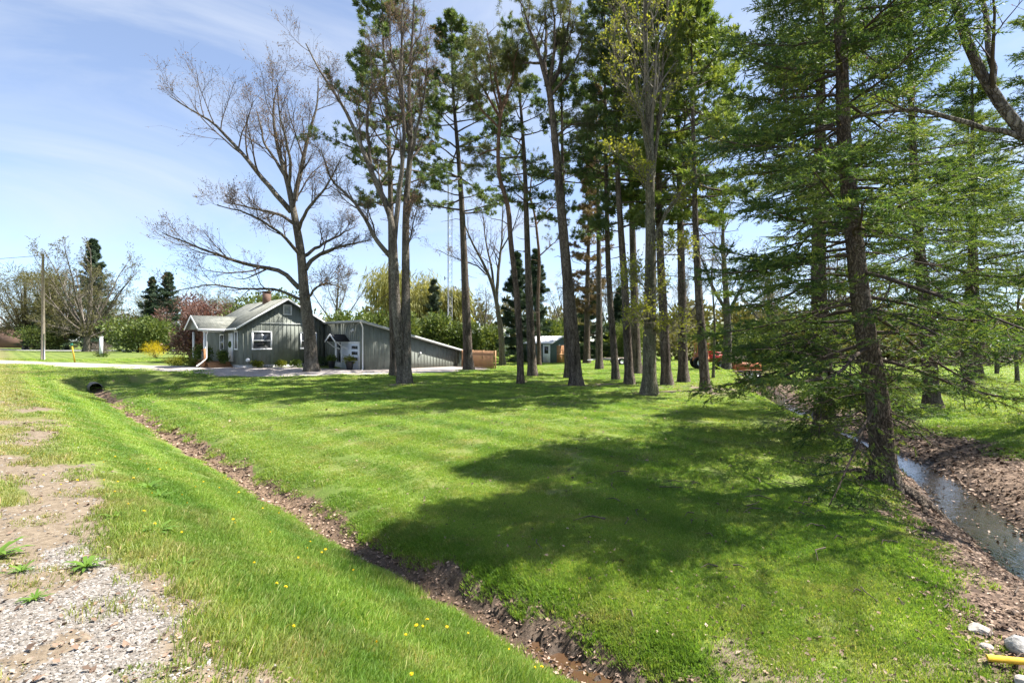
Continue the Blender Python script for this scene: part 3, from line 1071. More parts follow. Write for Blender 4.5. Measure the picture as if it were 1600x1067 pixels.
def pine_tree(name, label, x, y, path, r0, H, cb, maxlen, needles, bark, seed, group=None, spacing=0.75, per=4, dens=1.0, tuft=0.24, stubs=10, ntuft=6, prof=None, n2=9, lopsided=None):
    g = np.random.default_rng(seed)
    root = root_of(name, label, 'tree', x, y, group)
    P = trunk_line(extend(path, H), 26)
    R = taper(P, r0, r0 * 0.10, 0.32, 0.9)
    tb = Buf(); add_trunk(tb, P, R, 12, seed)
    tb.build('trunk', bark, root, True)
    Z = P[:, 2]
    # whorled boughs
    zs, L, az, el = [], [], [], []
    z = cb
    while z < H - 0.25:
        t = (z - cb) / (H - cb)
        nb = max(2, int(round(per + g.normal(0, .8))))
        a0 = g.random() * 6.283
        for i in range(nb):
            if g.random() > dens: continue
            a = a0 + 6.283 * i / nb + g.normal(0, .25)
            pf = prof(t) if prof else (0.55 + 0.45 * min(1, t / .18)) * (1 - t) ** 0.62 + 0.07
            ln = maxlen * pf * (0.55 + 0.6 * g.random())
            if lopsided is not None: ln *= 1 + lopsided[1] * math.cos(a - lopsided[0])
            zs.append(z + g.normal(0, .12)); L.append(max(ln, .25)); az.append(a)
            el.append((-4 + 48 * t ** 1.5 + g.normal(0, 7)) * R2D)
        z += spacing * (0.7 + 0.6 * g.random()) * (1.0 - 0.35 * t)
    zs, L, az, el = map(np.array, (zs, L, az, el))
    n = len(zs)
    st = np.stack([np.interp(zs, Z, P[:, i]) for i in range(3)], 1)
    rr = np.interp(zs, Z, R)
    K = 6
    B = np.empty((n, K, 3)); Rb = np.empty((n, K))
    cur = np.stack([np.cos(az) * np.cos(el), np.sin(az) * np.cos(el), np.sin(el)], 1)
    B[:, 0] = st; Rb[:, 0] = np.minimum(rr * .5, 0.018 + 0.016 * L)
    for j in range(1, K):
        cur = norm(cur + g.normal(0, .10, (n, 3)) + np.array([[0, 0, 0.02 + 0.05 * (j > 2)]]))
        B[:, j] = B[:, j - 1] + cur * (L / (K - 1))[:, None]
        Rb[:, j] = Rb[:, 0] * (1 - .8 * j / (K - 1))
    B2, R2 = grow(B, Rb, n2, .38, 1.0, (0.55, 1.05), lambda t, b_, q: L[b_] * (0.42 - 0.2 * t) * (0.5 + 0.8 * q) + .12, 4, .14, 0.05, .5, .3, 0.35, 0.03, g)
    bb = Buf()
    add_tubes(bb, B, Rb, 5); add_tubes(bb, B2, R2, 3)
    # dead stubs on the bare trunk
    if stubs:
        zz = cb * (0.35 + 0.65 * g.random(stubs))
        aa = g.random(stubs) * 6.283
        s0 = np.stack([np.interp(zz, Z, P[:, i]) for i in range(3)], 1)
        dd = np.stack([np.cos(aa), np.sin(aa), g.normal(-.05, .25, stubs)], 1)
        ll = 0.3 + 1.5 * g.random(stubs) ** 2
        SP = s0[:, None] + dd[:, None] * (ll[:, None] * np.linspace(0, 1, 4)[None])[..., None]
        SP[:, 1:] += g.normal(0, .06, (stubs, 3, 3))
        add_tubes(bb, SP, np.linspace(.03, .008, 4)[None].repeat(stubs, 0), 4)
    tag(bb.build('branches', bark, root, True), kind='stuff')
    # needle tufts
    cb_ = Buf()
    N2 = len(B2)
    bi = np.repeat(np.arange(N2), ntuft)
    tt = .4 + .6 * g.random(len(bi)) ** .7
    p_, d_, _ = at_t(B2, R2, tt, bi)
    p_ = p_ + g.normal(0, .06, p_.shape)
    dirs = norm(d_ * .8 + g.normal(0, .45, d_.shape) + np.array([[0, 0, .45]]))
    stamp(cb_, TUFT[0], TUFT[1], p_, dirs, tuft * (.7 + .6 * g.random(len(bi))), g)
    bi = np.repeat(np.arange(n), 6)
    p_, d_, _ = at_t(B, Rb, .55 + .45 * g.random(len(bi)), bi)
    stamp(cb_, TUFT[0], TUFT[1], p_, norm(d_ + g.normal(0, .5, d_.shape) + np.array([[0, 0, .4]])), tuft * (.7 + .6 * g.random(len(bi))), g)
    tag(cb_.build('crown', needles, root), kind='stuff')
    return root


def scots_pine(name, label, x, y, path, r0, limbs, seed, needles=None, group=None, bark=None, cover=1.0, stubs=14, tuft=0.2, rl=0.55):
    """bare trunk, crooked limbs, needles only in clouds at the limb ends; limbs: list of polylines (local metres)"""
    g = np.random.default_rng(seed)
    bark = bark or BARK_SCOTS
    root = root_of(name, label, 'tree', x, y, group)
    P = trunk_line(path, 26); R = taper(P, r0, r0 * .42, .3, 1.0)
    tb = Buf(); add_trunk(tb, P, R, 12, seed); tb.build('trunk', bark, root, True)
    bb = Buf()
    L0 = np.stack([resample(l, 10) for l in limbs])
    L0 += np.cumsum(g.normal(0, .05, L0.shape), axis=1) * np.linspace(0, 1, 10)[None, :, None]
    R0 = np.linspace(1, .3, 10)[None] * (r0 * rl * np.array([min(1, .3 + np.linalg.norm(l[-1] - l[0]) / 8) for l in L0]))[:, None]
    len0 = np.array([np.linalg.norm(l[-1] - l[0]) for l in L0])
    B1, R1 = grow(L0, R0, 9, .3, 1.0, (.6, 1.15), lambda t, b_, q: np.clip(len0[b_], 2, 5) * (.42 - .12 * t) * (.5 + .8 * q), 5, .2, .10, .5, .3, rmax=.05, rng=g)
    B2, R2 = grow(B1, R1, 7, .3, 1.0, (.5, 1.1), lambda t, b_, q: .35 + .5 * q, 4, .2, .12, .6, .3, rng=g)
    add_tubes(bb, L0, R0, 7); add_tubes(bb, B1, R1, 4); add_tubes(bb, B2, R2, 3)
    if stubs:
        zz = P[-1, 2] * (.3 + .7 * g.random(stubs)); aa = g.random(stubs) * 6.283
        s0 = np.stack([np.interp(zz, P[:, 2], P[:, i]) for i in range(3)], 1)
        dd = np.stack([np.cos(aa), np.sin(aa), g.normal(0, .3, stubs)], 1); ll = .3 + 1.6 * g.random(stubs) ** 2
        SP = s0[:, None] + dd[:, None] * (ll[:, None] * np.linspace(0, 1, 4)[None])[..., None]; SP[:, 1:] += g.normal(0, .08, (stubs, 3, 3))
        add_tubes(bb, SP, np.linspace(.03, .007, 4)[None].repeat(stubs, 0), 4)
    tag(bb.build('branches', bark, root, True), kind='stuff')
    cbf = Buf()
    keep = np.flatnonzero(g.random(len(B2)) < cover)
    bi = np.repeat(keep, 6)
    p_, d_, _ = at_t(B2, R2, .35 + .65 * g.random(len(bi)), bi)
    stamp(cbf, TUFT_S[0], TUFT_S[1], p_ + g.normal(0, .05, p_.shape), norm(d_ + g.normal(0, .5, d_.shape) + np.array([[0, 0, .5]])), tuft * (.7 + .6 * g.random(len(bi))), g)
    tag(cbf.build('crown', needles or NEEDLE_SCOTS, root), kind='stuff')
    return root


def bare_tree(name, label, x, y, stems, seed, bark, twig, buds, group=None, n=(9, 7, 6, 3), bud_n=1, bud_size=.07, up=.10, spread=(.45, .95), len1=.42, cat='tree', extra_limbs=0, minL=2.2):
    """stems: list of (polyline, r0, r1, is_trunk) in local metres; everything finer grows from them"""
    g = np.random.default_rng(seed)
    root = root_of(name, label, cat, x, y, group)
    tb = Buf()
    L0, R0 = [], []
    for pl, ra, rb, trunk in stems:
        P = resample(pl, 24 if trunk else 16)
        if trunk == 2:
            add_tubes(tb, P[None], np.linspace(ra, rb, 16)[None] if len(P) == 16 else np.linspace(ra, rb, 24)[None], 8); continue
        if trunk:
            R = taper(P, ra, rb, .38, 1.0); add_trunk(tb, P, R, 14, seed)
        else:
            P[1:] += np.cumsum(g.normal(0, .03, (15, 3)), 0)
            R = np.linspace(ra, rb, 16); add_tubes(tb, P[None], R[None], 8)
        f = np.linspace(0 if not trunk else 9, len(P) - 1, 12)
        L0.append(np.stack([np.interp(f, np.arange(len(P)), P[:, i]) for i in range(3)], 1)); R0.append(np.interp(f, np.arange(len(P)), R))
    tb.build('trunk', bark, root, True)
    L0 = np.stack(L0); R0 = np.stack(R0)
    ln = np.maximum(np.linalg.norm(L0[:, -1] - L0[:, 0], axis=1), minL)
    B1, R1 = grow(L0, R0, n[0], .22, 1.0, spread, lambda t, b_, q: ln[b_] * len1 * (1.05 - .55 * t) * (.45 + .8 * q), 7, .11, up, .5, .22, rmax=.075, rng=g)
    l1 = np.linalg.norm(B1[:, -1] - B1[:, 0], axis=1)
    B2, R2 = grow(B1, R1, n[1], .2, 1.0, (.4, .95), lambda t, b_, q: l1[b_] * .48 * (1.05 - .5 * t) * (.5 + .8 * q) + .15, 5, .13, up * .9, .55, .3, rng=g)
    l2 = np.linalg.norm(B2[:, -1] - B2[:, 0], axis=1)
    B3, R3 = grow(B2, R2, n[2], .2, 1.0, (.4, .9), lambda t, b_, q: l2[b_] * .5 * (.5 + .8 * q) + .12, 4, .15, up * .7, .6, .4, rng=g)
    R3 = np.maximum(R3, .004)
    bb = Buf()
    add_tubes(bb, B1, R1, 5); add_tubes(bb, B2, np.maximum(R2, .006), 3)
    add_tubes(bb, B3, R3, 3)
    ends = [B3]
    if n[3]:
        l3 = np.linalg.norm(B3[:, -1] - B3[:, 0], axis=1)
        B4, R4 = grow(B3, R3, n[3], .3, 1.0, (.35, .8), lambda t, b_, q: l3[b_] * .5 * (.5 + .8 * q) + .08, 2, .1, .05, .7, .6, rng=g)
        add_tubes(bb, B4, np.maximum(R4, .0035), 3)
        ends.append(B4)
    tag(bb.build('branches', twig, root, True), kind='stuff')
    if buds is not None and bud_n:
        bf = Buf()
        for E in ends:
            q = np.repeat(np.arange(len(E)), bud_n)
            t_ = .4 + .6 * g.random(len(q))
            p_, d_, _ = at_t(E, np.ones(E.shape[:2]), t_, q)
            stamp(bf, LEAF2[0], LEAF2[1], p_, norm(d_ + g.normal(0, .6, d_.shape)), bud_size * (.6 + .8 * g.random(len(q))), g)
        tag(bf.build('crown', buds, root), kind='stuff')
    return root


def spruce_tree(name, label, x, y, path, r0, H, seed, zb=1.2, maxlen=4.6, n2=20, n3=5, nb=4.6, needles=None, group=None, shoot=.15, spacing=.42, droop=-.06, bare_low=2.2, dens=1.0, both=True):
    g = np.random.default_rng(seed)
    root = root_of(name, label, 'tree', x, y, group)
    P = trunk_line(extend(path, H), 30); R = taper(P, r0, .03, .5, .95)
    tb = Buf(); add_trunk(tb, P, R, 14, seed); tb.build('trunk', BARK_SPRUCE, root, True)
    zs, L, az, el = [], [], [], []
    z = zb
    while z < H - .2:
        t = (z - zb) / (H - zb)
        for i in range(max(2, int(round(nb + g.normal(0, .9))))):
            if g.random() > dens: continue
            a = g.random() * 6.283
            zs.append(z + g.normal(0, .15)); az.append(a)
            L.append((maxlen * (1 - t) ** .8 * (.55 + .55 * g.random()) + .2) * (0.75 + .25 * min(1, (z - zb) / 2.0)))
            el.append((-14 + 52 * t + g.normal(0, 6)) * R2D)
        z += spacing * (.7 + .6 * g.random())
    zs, L, az, el = map(np.array, (zs, L, az, el))
    n = len(zs); K = 8
    st = np.stack([np.interp(zs, P[:, 2], P[:, i]) for i in range(3)], 1); rr = np.interp(zs, P[:, 2], R)
    B = np.empty((n, K, 3)); Rb = np.empty((n, K))
    cur = np.stack([np.cos(az) * np.cos(el), np.sin(az) * np.cos(el), np.sin(el)], 1)
    B[:, 0] = st; Rb[:, 0] = np.minimum(rr * .45, .012 + .0085 * L)
    for j in range(1, K):
        up = droop if j < 4 else .07
        cur = norm(cur + g.normal(0, .06, (n, 3)) + np.array([[0, 0, up]]))
        B[:, j] = B[:, j - 1] + cur * (L / (K - 1))[:, None]
        Rb[:, j] = Rb[:, 0] * (1 - .82 * j / (K - 1))
    B2, R2 = grow(B, Rb, n2, .16, 1.0, (.65, 1.1), lambda t, b_, q: (L[b_] * (.36 - .24 * t) + .12) * (.45 + .8 * q), 4, .10, -.05, .5, .3, .25, .014, g)
    l2 = np.linalg.norm(B2[:, -1] - B2[:, 0], axis=1)
    bb = Buf()
    add_tubes(bb, B, Rb, 6); add_tubes(bb, B2, np.maximum(R2, .0035), 3)
    # thin dead branches low on the trunk
    m = 46
    zz = .9 + (zb + bare_low) * g.random(m); aa = g.random(m) * 6.283
    s0 = np.stack([np.interp(zz, P[:, 2], P[:, i]) for i in range(3)], 1)
    dd = np.stack([np.cos(aa), np.sin(aa), g.normal(-.12, .2, m)], 1); ll = .4 + 1.9 * g.random(m) ** 1.5
    SP = s0[:, None] + dd[:, None] * (ll[:, None] * np.linspace(0, 1, 6)[None])[..., None]; SP[:, 1:] += np.cumsum(g.normal(0, .05, (m, 5, 3)), 1)
    SR = np.linspace(.013, .004, 6)[None].repeat(m, 0)
    add_tubes(bb, SP, SR, 4)
    D2, DR = grow(SP, SR, 6, .2, 1, (.5, 1.0), lambda t, b_, q: .15 + .5 * q, 3, .2, -.03, .6, .5, rng=g)
    add_tubes(bb, D2, DR, 3)
    tag(bb.build('branches', TWIG_DARK, root, True), kind='stuff')
    B3, R3 = grow(B2, R2, n3, .15, 1.0, (.5, .9), lambda t, b_, q: l2[b_] * .34 * (.5 + .8 * q) + .06, 3, .10, -.03, .6, .5, .35, rng=g)
    cf = Buf()
    # inner parts of the boughs carry few needles
    par = np.repeat(np.arange(len(B2)), n3)
    for E, m_, pb in ((B2, 3, None), (B3, 2 if both else 1, par)):
        q = np.repeat(np.arange(len(E)), m_)
        t_ = (np.tile(np.arange(m_), len(E)) + .25 + .5 * g.random(len(q))) / m_
        p_, d_, _ = at_t(E, np.ones(E.shape[:2]), t_, q)
        stamp(cf, SHOOT[0], SHOOT[1], p_, norm(d_ + g.normal(0, .28, d_.shape)), shoot * (.7 + .6 * g.random(len(q))), g)
    tag(cf.build('crown', needles or NEEDLE_SPRUCE, root), kind='stuff')
    return root


def blob_crown(buf, g, centres, n, tmpl, size, dirmode='out', shell=.5):
    """leaf-sized faces through several overlapping lobes; centres: (x,y,z,rx,ry,rz)"""
    vol = np.array([c_[3] * c_[4] * c_[5] for c_ in centres]) ** .67
    for c_, w_ in zip(centres, vol / vol.sum()):
        m = int(n * w_)
        p_, o_ = ellip(g, m, shell)
        p_ = p_ * np.array(c_[3:6]) * (0.86 + .28 * g.random((m, 1))) + np.array(c_[:3])
        d_ = o_ + g.normal(0, .5, o_.shape) + (np.array([[0, 0, .3]]) if dirmode == 'out' else np.array([[0, 0, -2.2]]))
        stamp(buf, tmpl[0], tmpl[1], p_, d_, size * (.6 + .8 * g.random(m)), g)


def bush(name, label, x, y, w, d_, h, n, mat, seed, group=None, cat='shrub', tmpl=LEAF2, size=.12, lobes=7, stem=True, stem_mat=None, lift=0.0):
    g = np.random.default_rng(seed)
    root = root_of(name, label, cat, x, y, group)
    if lift: root.location.z += lift
    cs = []
    for i in range(lobes):
        a = g.random() * 6.283; r_ = .5 * math.sqrt(g.random())
        s = .38 + .3 * g.random()
        zc = h * (.32 + .42 * g.random())
        cs.append((w * .5 * r_ * 1.3 * math.cos(a), d_ * .5 * r_ * 1.3 * math.sin(a), zc, w * .5 * s, d_ * .5 * s, min(h * .42 * (.7 + .5 * g.random()), h - zc)))
    cs.append((0, 0, h * .4, w * .42, d_ * .42, h * .4))
    bf = Buf(); blob_crown(bf, g, cs, n, tmpl, size, shell=.35)
    tag(bf.build('crown', mat, root), kind='stuff')
    if stem:
        sb = Buf()
        m = 9
        aa = g.random(m) * 6.283
        e_ = np.stack([np.cos(aa) * w * .36, np.sin(aa) * d_ * .36, h * (.5 + .35 * g.random(m))], 1)
        SP = np.linspace(0, 1, 5)[None, :, None] * e_[:, None]
        SP[:, 1:4] += g.normal(0, .05 * w, (m, 3, 3)); SP[:, 0, 2] -= .1
        add_tubes(sb, SP, np.linspace(.03, .008, 5)[None].repeat(m, 0) * (.5 + h * .25), 4)
        sb.build('stem', stem_mat or TWIG, root, True)
    return root


def leafy_tree(name, label, x, y, h, w, n, mat, seed, trunk_r=.2, bark=None, group=None, lobes=14, base=.22, tmpl=LEAF2, size=.2, droop=False, cat='tree'):
    g = np.random.default_rng(seed)
    root = root_of(name, label, cat, x, y, group)
    tb = Buf()
    cs, limbs = [], []
    for i in range(lobes):
        a = g.random() * 6.283; r_ = math.sqrt(g.random())
        t = g.random()
        zc = h * (base + .12 + (.86 - base - .12) * t)
        env = math.sin(math.pi * min(1, .18 + .82 * (1 - t) ** .8)) ** .6
        cx_, cy_ = w * .38 * r_ * env * math.cos(a), w * .38 * r_ * env * math.sin(a)
        s = w * (.13 + .12 * g.random())
        cs.append((cx_, cy_, zc, s, s, min(s * (.75 if not droop else 1.3), h - zc + .3)))
        limbs.append(np.array([(0, 0, h * base * (.6 + .5 * g.random())), (cx_ * .4, cy_ * .4, zc * .65 + .1 * h * base), (cx_, cy_, zc)]))
    P = trunk_line([(0, 0, -.1), (g.normal(0, .1), g.normal(0, .1), h * .4), (g.normal(0, .3), g.normal(0, .3), h * .75)], 16)
    add_trunk(tb, P, taper(P, trunk_r, trunk_r * .2, .4), 10, seed)
    L0 = np.stack([resample(l, 8) for l in limbs])
    R0 = np.linspace(.45, .08, 8)[None].repeat(len(limbs), 0) * trunk_r
    tb.build('trunk', bark or BARK_MAPLE, root, True)
    bb = Buf()
    add_tubes(bb, L0, R0, 5)
    B1, R1 = grow(L0, R0, 7, .3, 1, (.5, 1.0), lambda t, b_, q: w * .16 * (.5 + q), 4, .15, .06, .5, .3, rng=g)
    add_tubes(bb, B1, np.maximum(R1, .008), 3)
    B2, R2 = grow(B1, R1, 5, .3, 1, (.5, 1.0), lambda t, b_, q: w * .07 * (.5 + q), 3, .15, .06, .5, .3, rng=g)
    add_tubes(bb, B2, np.maximum(R2, .006), 3)
    tag(bb.build('branches', TWIG, root, True), kind='stuff')
    bf = Buf(); blob_crown(bf, g, cs, n, tmpl, size, 'down' if droop else 'out', shell=.3)
    tag(bf.build('crown', mat, root), kind='stuff')
    return root


def far_conifer(name, label, x, y, h, w, n, mat, seed, base=.06, group=None, size=.4, trunk_r=.2):
    """conifer seen from afar: tiers of drooping sprays round a trunk"""
    g = np.random.default_rng(seed)
    root = root_of(name, label, 'tree', x, y, group)
    tb = Buf(); P = trunk_line([(0, 0, -.1), (g.normal(0, .1), 0, h * .5), (g.normal(0, .1), 0, h)], 12)
    add_trunk(tb, P, taper(P, trunk_r, .02, .3), 8, seed); tb.build('trunk', BARK_SPRUCE, root, True)
    m = int(h * 9)
    t = np.sort(g.random(m)); zs = h * (base + (1 - base) * t)
    L = w * .5 * ((1 - t) ** .85 * (.35 + .8 * g.random(m)) + .05)
    az = g.random(m) * 6.283
    el = (-18 + 50 * t + g.normal(0, 8, m)) * R2D
    dv = np.stack([np.cos(az) * np.cos(el), np.sin(az) * np.cos(el), np.sin(el)], 1)
    K = 5
    B = np.stack([np.zeros(m), np.zeros(m), zs], 1)[:, None] + dv[:, None] * (L[:, None] * np.linspace(0, 1, K)[None])[..., None]
    B[:, 3:, 2] += (.05 * L)[:, None]
    Rb = np.linspace(.03, .008, K)[None].repeat(m, 0)
    bb = Buf(); add_tubes(bb, B, Rb, 3); tag(bb.build('branches', TWIG_DARK, root), kind='stuff')
    per = max(3, n // m)
    q = np.repeat(np.arange(m), per)
    t_ = .12 + .88 * g.random(len(q)) ** .8
    p_, d_, _ = at_t(B, Rb, t_, q)
    sd = norm(np.cross(d_, np.array([[0, 0, 1.0]]))) * g.normal(0, .24, (len(q), 1)) * L[q][:, None] * (1.1 - t_)[:, None]
    p_ = p_ + sd + np.array([[0, 0, -.04]]) * g.random((len(q), 1)) * L[q][:, None]
    cf = Buf()
    stamp(cf, TUFT_S[0], TUFT_S[1], p_, norm(d_ + sd * .7 + g.normal(0, .35, d_.shape)), size * (.6 + .7 * g.random(len(q))), g)
    tag(cf.build('crown', mat, root), kind='stuff')
    return root


def place_copy(src, x, y, label, rz=0., s=1.0, sz=None, name=None, group=None):
    c = copy_tree(src)
    c.location = (x, y, H1(x, y) - .02)
    c.rotation_euler = (0, 0, rz)
    c.scale = (s, s, sz or s)
    tag(c, label, None, group)
    return c
# ------------------------------------------------------------------ the trees of the yard
def rel(d, x0, y0, pts, d0=0.0, d1=0.0):
    """limb line in metres from the trunk foot; d0..d1: how far it swings away from (+) or towards (-) the viewer"""
    n = len(pts)
    return [((x - x0) / 760.0 * d, d0 + (d1 - d0) * i / (n - 1), (y0 - y) / 760.0 * d) for i, (x, y) in enumerate(pts)]


PINES = 'tall pines standing on the lawn'
# --- big bare maple in front of the house
q = lambda pts, a=0., b_=0.: rel(33.5, 487, 580, pts, a, b_)
D1 = bare_tree('maple_tree', 'broad budding maple whose trunk stands in front of the house gable', -13.81, 33.53, [
    (q([(487, 585), (484, 520), (476, 468), (470, 390), (460, 336), (450, 285), (432, 225), (425, 170), (432, 138)]), .46, .035, True),
    (q([(455, 330), (448, 322), (416, 283), (385, 243), (349, 198), (308, 175), (285, 160)], 0, -1.2), .19, .03, False),
    (q([(461, 312), (470, 252), (475, 211), (486, 160), (484, 112)], 0, 1.2), .18, .03, False),
    (q([(468, 450), (443, 423), (385, 414), (331, 396), (277, 373)], 0, -1.5), .17, .03, False),
    (q([(478, 420), (482, 405), (502, 391), (538, 382), (575, 372)], 0, .8), .16, .03, False),
    (q([(462, 350), (430, 328), (385, 319), (331, 306)], 0, 1.6), .13, .025, False),
    (q([(466, 360), (485, 335), (520, 300), (545, 255)], 0, -1.8), .13, .025, False),
    (q([(472, 400), (455, 370), (430, 350), (400, 345)], 0, -4.5), .13, .025, False),
    (q([(474, 400), (490, 370), (505, 350), (515, 330)], 0, 4.5), .13, .025, False),
    (q([(452, 295), (465, 260), (456, 200), (460, 155)], 0, -2.6), .12, .02, False),
    (q([(446, 275), (405, 220), (388, 170), (376, 145)], 0, 2.2), .12, .02, False),
    (q([(476, 470), (500, 452), (530, 450), (560, 458)], 0, -3.0), .10, .02, False),
    (q([(475, 470), (440, 452), (400, 455), (360, 450), (325, 462)], 0, -3.2), .10, .02, False),
], 11, BARK_MAPLE, TWIG, BUD_RED, n=(9, 7, 7, 1), bud_size=.085, len1=.42)

# --- double-trunked maple in the middle of the lawn
q = lambda pts, a=0., b_=0.: rel(26.3, 632, 598, pts, a, b_)
D2 = bare_tree('maple_tree', 'tall twin-stemmed bare maple forking low, beside the board fence', -5.82, 26.31, [
    (q([(630, 602), (626, 540), (619, 477), (617, 405), (614, 335), (596, 304), (581, 265), (565, 225), (542, 171), (506, 121), (484, 76)], 0, -.5), .31, .03, True),
    (q([(634, 602), (634, 540), (633, 477), (632, 382), (632, 315), (640, 216), (635, 135), (641, 45), (644, -40)], 0, .7), .29, .03, True),
    (q([(617, 375), (622, 312), (632, 234), (630, 171), (628, 90), (632, 0), (634, -30)], -.1, -.2), .15, .03, False),
    (q([(615, 405), (605, 392), (583, 364), (556, 315), (529, 292), (515, 247)], 0, -1.4), .14, .03, False),
    (q([(632, 348), (638, 325), (646, 294)], .3, .3), .12, .07, 2),
    (q([(581, 265), (570, 190), (575, 120), (566, 60)], -.2, .8), .10, .02, False),
    (q([(636, 260), (655, 200), (668, 140), (672, 80)], .3, -.6), .10, .02, False),
    (q([(633, 400), (650, 340), (660, 318)], .2, -.9), .05, .015, False),
    (q([(629, 150), (612, 90), (605, 30), (600, -20)], .1, 1.2), .09, .02, False),
    (q([(640, 210), (622, 150), (618, 70), (622, 0)], .3, 1.8), .09, .02, False),
], 12, BARK_MAPLE, TWIG, BUD_RED, n=(9, 7, 5, 2), bud_size=.07, spread=(.35, .8), len1=.30)

# --- grey-barked budding poplar in the middle of the pines
q = lambda pts, a=0., b_=0.: rel(19.6, 1015, 616, pts, a, b_)
D3 = bare_tree('poplar_tree', 'grey-barked tree with yellow leaflets, nearest trunk of the pine group', 5.55, 19.63, [
    (q([(1015, 620), (1016, 500), (1018, 400), (1017, 310), (1018, 230), (1014, 150), (1010, 60), (1012, -40), (1008, -110)], 0, .2), .29, .03, True),
    (q([(1019, 380), (1032, 335), (1052, 305), (1072, 285), (1100, 250)], 0, -.8), .09, .02, False),
    (q([(1018, 300), (1028, 200), (1035, 120), (1040, 40), (1052, -60)], 0, .6), .085, .02, False),
    (q([(1017, 290), (1004, 200), (992, 110), (980, 60), (968, 0), (962, -60)], 0, -.8), .085, .02, False),
    (q([(1018, 250), (1022, 150), (1026, 60), (1024, -40)], 0, 1.5), .10, .025, False),
    (q([(1016, 240), (1000, 190), (970, 140), (950, 90)], 0, -1.5), .07, .015, False),
    (q([(1017, 330), (1004, 290), (975, 270), (950, 262)], 0, -1.3), .05, .012, False),
    (q([(1017, 420), (1030, 400), (1060, 395)], 0, -1.0), .035, .01, False),
    (q([(1016, 460), (1000, 440), (975, 435)], 0, -1.0), .03, .01, False),
    (q([(1016, 520), (1004, 505), (985, 500)], 0, -.8), .03, .01, False),
    (q([(1017, 535), (1030, 528), (1055, 512)], 0, -.5), .025, .008, False),
    (q([(1017, 505), (1026, 480), (1034, 440)], 0, .5), .035, .01, False),
], 13, BARK_POPLAR, TWIG_GREY, BUD_YELLOW, n=(8, 6, 4, 1), bud_n=2, bud_size=.095, spread=(.35, .8), len1=.32, minL=3.0)

# --- pines, from the house side to the creek
pine_tree('white_pine', 'tall white pine right behind the twin-stemmed maple', -7.6, 31.58, lean(31.6, [(617, 586), (613, 430), (610, 270), (605, 189), (600, 90)], seed=1), .31, 25.5, 11.0, 4.6, NEEDLE_WHITE, BARK_PINE, 21, PINES, 1.1, 4.2, .9, .29, ntuft=13)
pine_tree('white_pine', 'white pine in front of the short board fence', -3.33, 37.26, lean(37.3, [(732, 577), (727, 450), (722, 330), (716, 240), (708, 150), (705, 60)], seed=2), .38, 27.0, 12.2, 4.7, NEEDLE_WHITE, BARK_PINE, 22, PINES, 1.3, 4.0, .9, .31, 8, 13, lambda t: (.95 - .55 * t) * (1 - t ** 6) + .06)
q = lambda pts, a=0., b_=0.: rel(25.5, 814, 599, pts, a, b_)
scots_pine('scots_pine', 'slender crooked pine with orange upper trunk and brownish crown', .47, 25.46,
           q([(814, 603), (812, 520), (806, 440), (798, 380), (795, 320), (779, 278), (778, 225), (784, 166)]), .19,
           [q([(784, 170), (775, 120), (768, 80), (765, 40)], 0, .3), q([(780, 200), (755, 175), (735, 150), (722, 142)], 0, -.5), q([(784, 168), (800, 130), (808, 90)], 0, -.8), q([(782, 185), (765, 150), (745, 110), (738, 80)], 0, 1.0),
            q([(783, 178), (790, 140), (785, 100)], 0, 1.8), q([(782, 178), (770, 150), (765, 120)], 0, -1.8), q([(778, 232), (760, 235), (742, 250)], 0, .6)], 23, group=PINES, cover=.9)
pine_tree('pine_tree', 'dark straight pine just behind the crooked orange-topped pine', 1.29, 30.69, lean(30.7, [(832, 587), (826, 450), (822, 330), (820, 260), (815, 180), (808, 110), (800, 60)], seed=4), .30, 22.0, 11.0, 3.4, NEEDLE_WHITE, BARK_PINE, 24, PINES, .95, 3.6, .85, .26, 16, 9)
q = lambda pts, a=0., b_=0.: rel(44.6, 843, 570, pts, a, b_)
scots_pine('scots_pine', 'thin reddish bare-limbed pine beside the garden shed door', 2.52, 44.61, q([(843, 573), (840, 480), (843, 400), (836, 335), (826, 300)]), .2,
           [q([(838, 350), (858, 325), (880, 300)], 0, 1), q([(827, 300), (812, 285), (800, 260)], 0, -1), q([(828, 302), (832, 270), (838, 240)], 0, .4), q([(842, 400), (860, 385), (875, 372)], 0, -1)], 25, group=PINES, cover=.22)
q = lambda pts, a=0., b_=0.: rel(24.3, 900, 602, pts, a, b_)
scots_pine('scots_pine', 'thickest dark pine trunk, leaning, with a sparse forked top', 3.2, 24.29,
           q([(900, 606), (895, 520), (887, 440), (878, 340), (870, 250), (862, 170), (857, 135)]), .33,
           [q([(857, 138), (842, 92), (826, 52), (812, 10)], 0, -.6), q([(857, 135), (872, 112), (880, 60), (886, -10)], 0, .5), q([(860, 150), (885, 130), (905, 95)], 0, -1.2), q([(845, 98), (820, 90), (800, 70)], 0, 1.0),
            q([(858, 140), (850, 90), (855, 30), (850, -20)], 0, 1.8), q([(866, 215), (890, 200), (912, 205)], 0, -1), q([(858, 138), (866, 90), (868, 30)], 0, -1.6)], 26, group=PINES, cover=.8, stubs=18, rl=.42, bark=BARK_PINE)
pine_tree('pine_tree', 'thin dark pine half hidden behind the thickest leaning pine', 3.43, 29.3, lean(29.3, [(889, 590), (884, 450), (880, 300), (878, 200), (877, 100)], seed=7), .24, 20.6, 9.8, 2.3, NEEDLE_WHITE, BARK_PINE, 27, PINES, .95, 3.2, .75, .26, 14, 8)
pine_tree('dying_spruce', 'browning conifer with rusty needles beyond the pines', 7.4, 48.08, lean(48, [(917, 567), (918, 450), (920, 350), (924, 260)], seed=8), .36, 21.0, 5.0, 2.3, NEEDLE_BROWN, BARK_SPRUCE, 28, None, .7, 4.2, .9, .34, 6, 5)
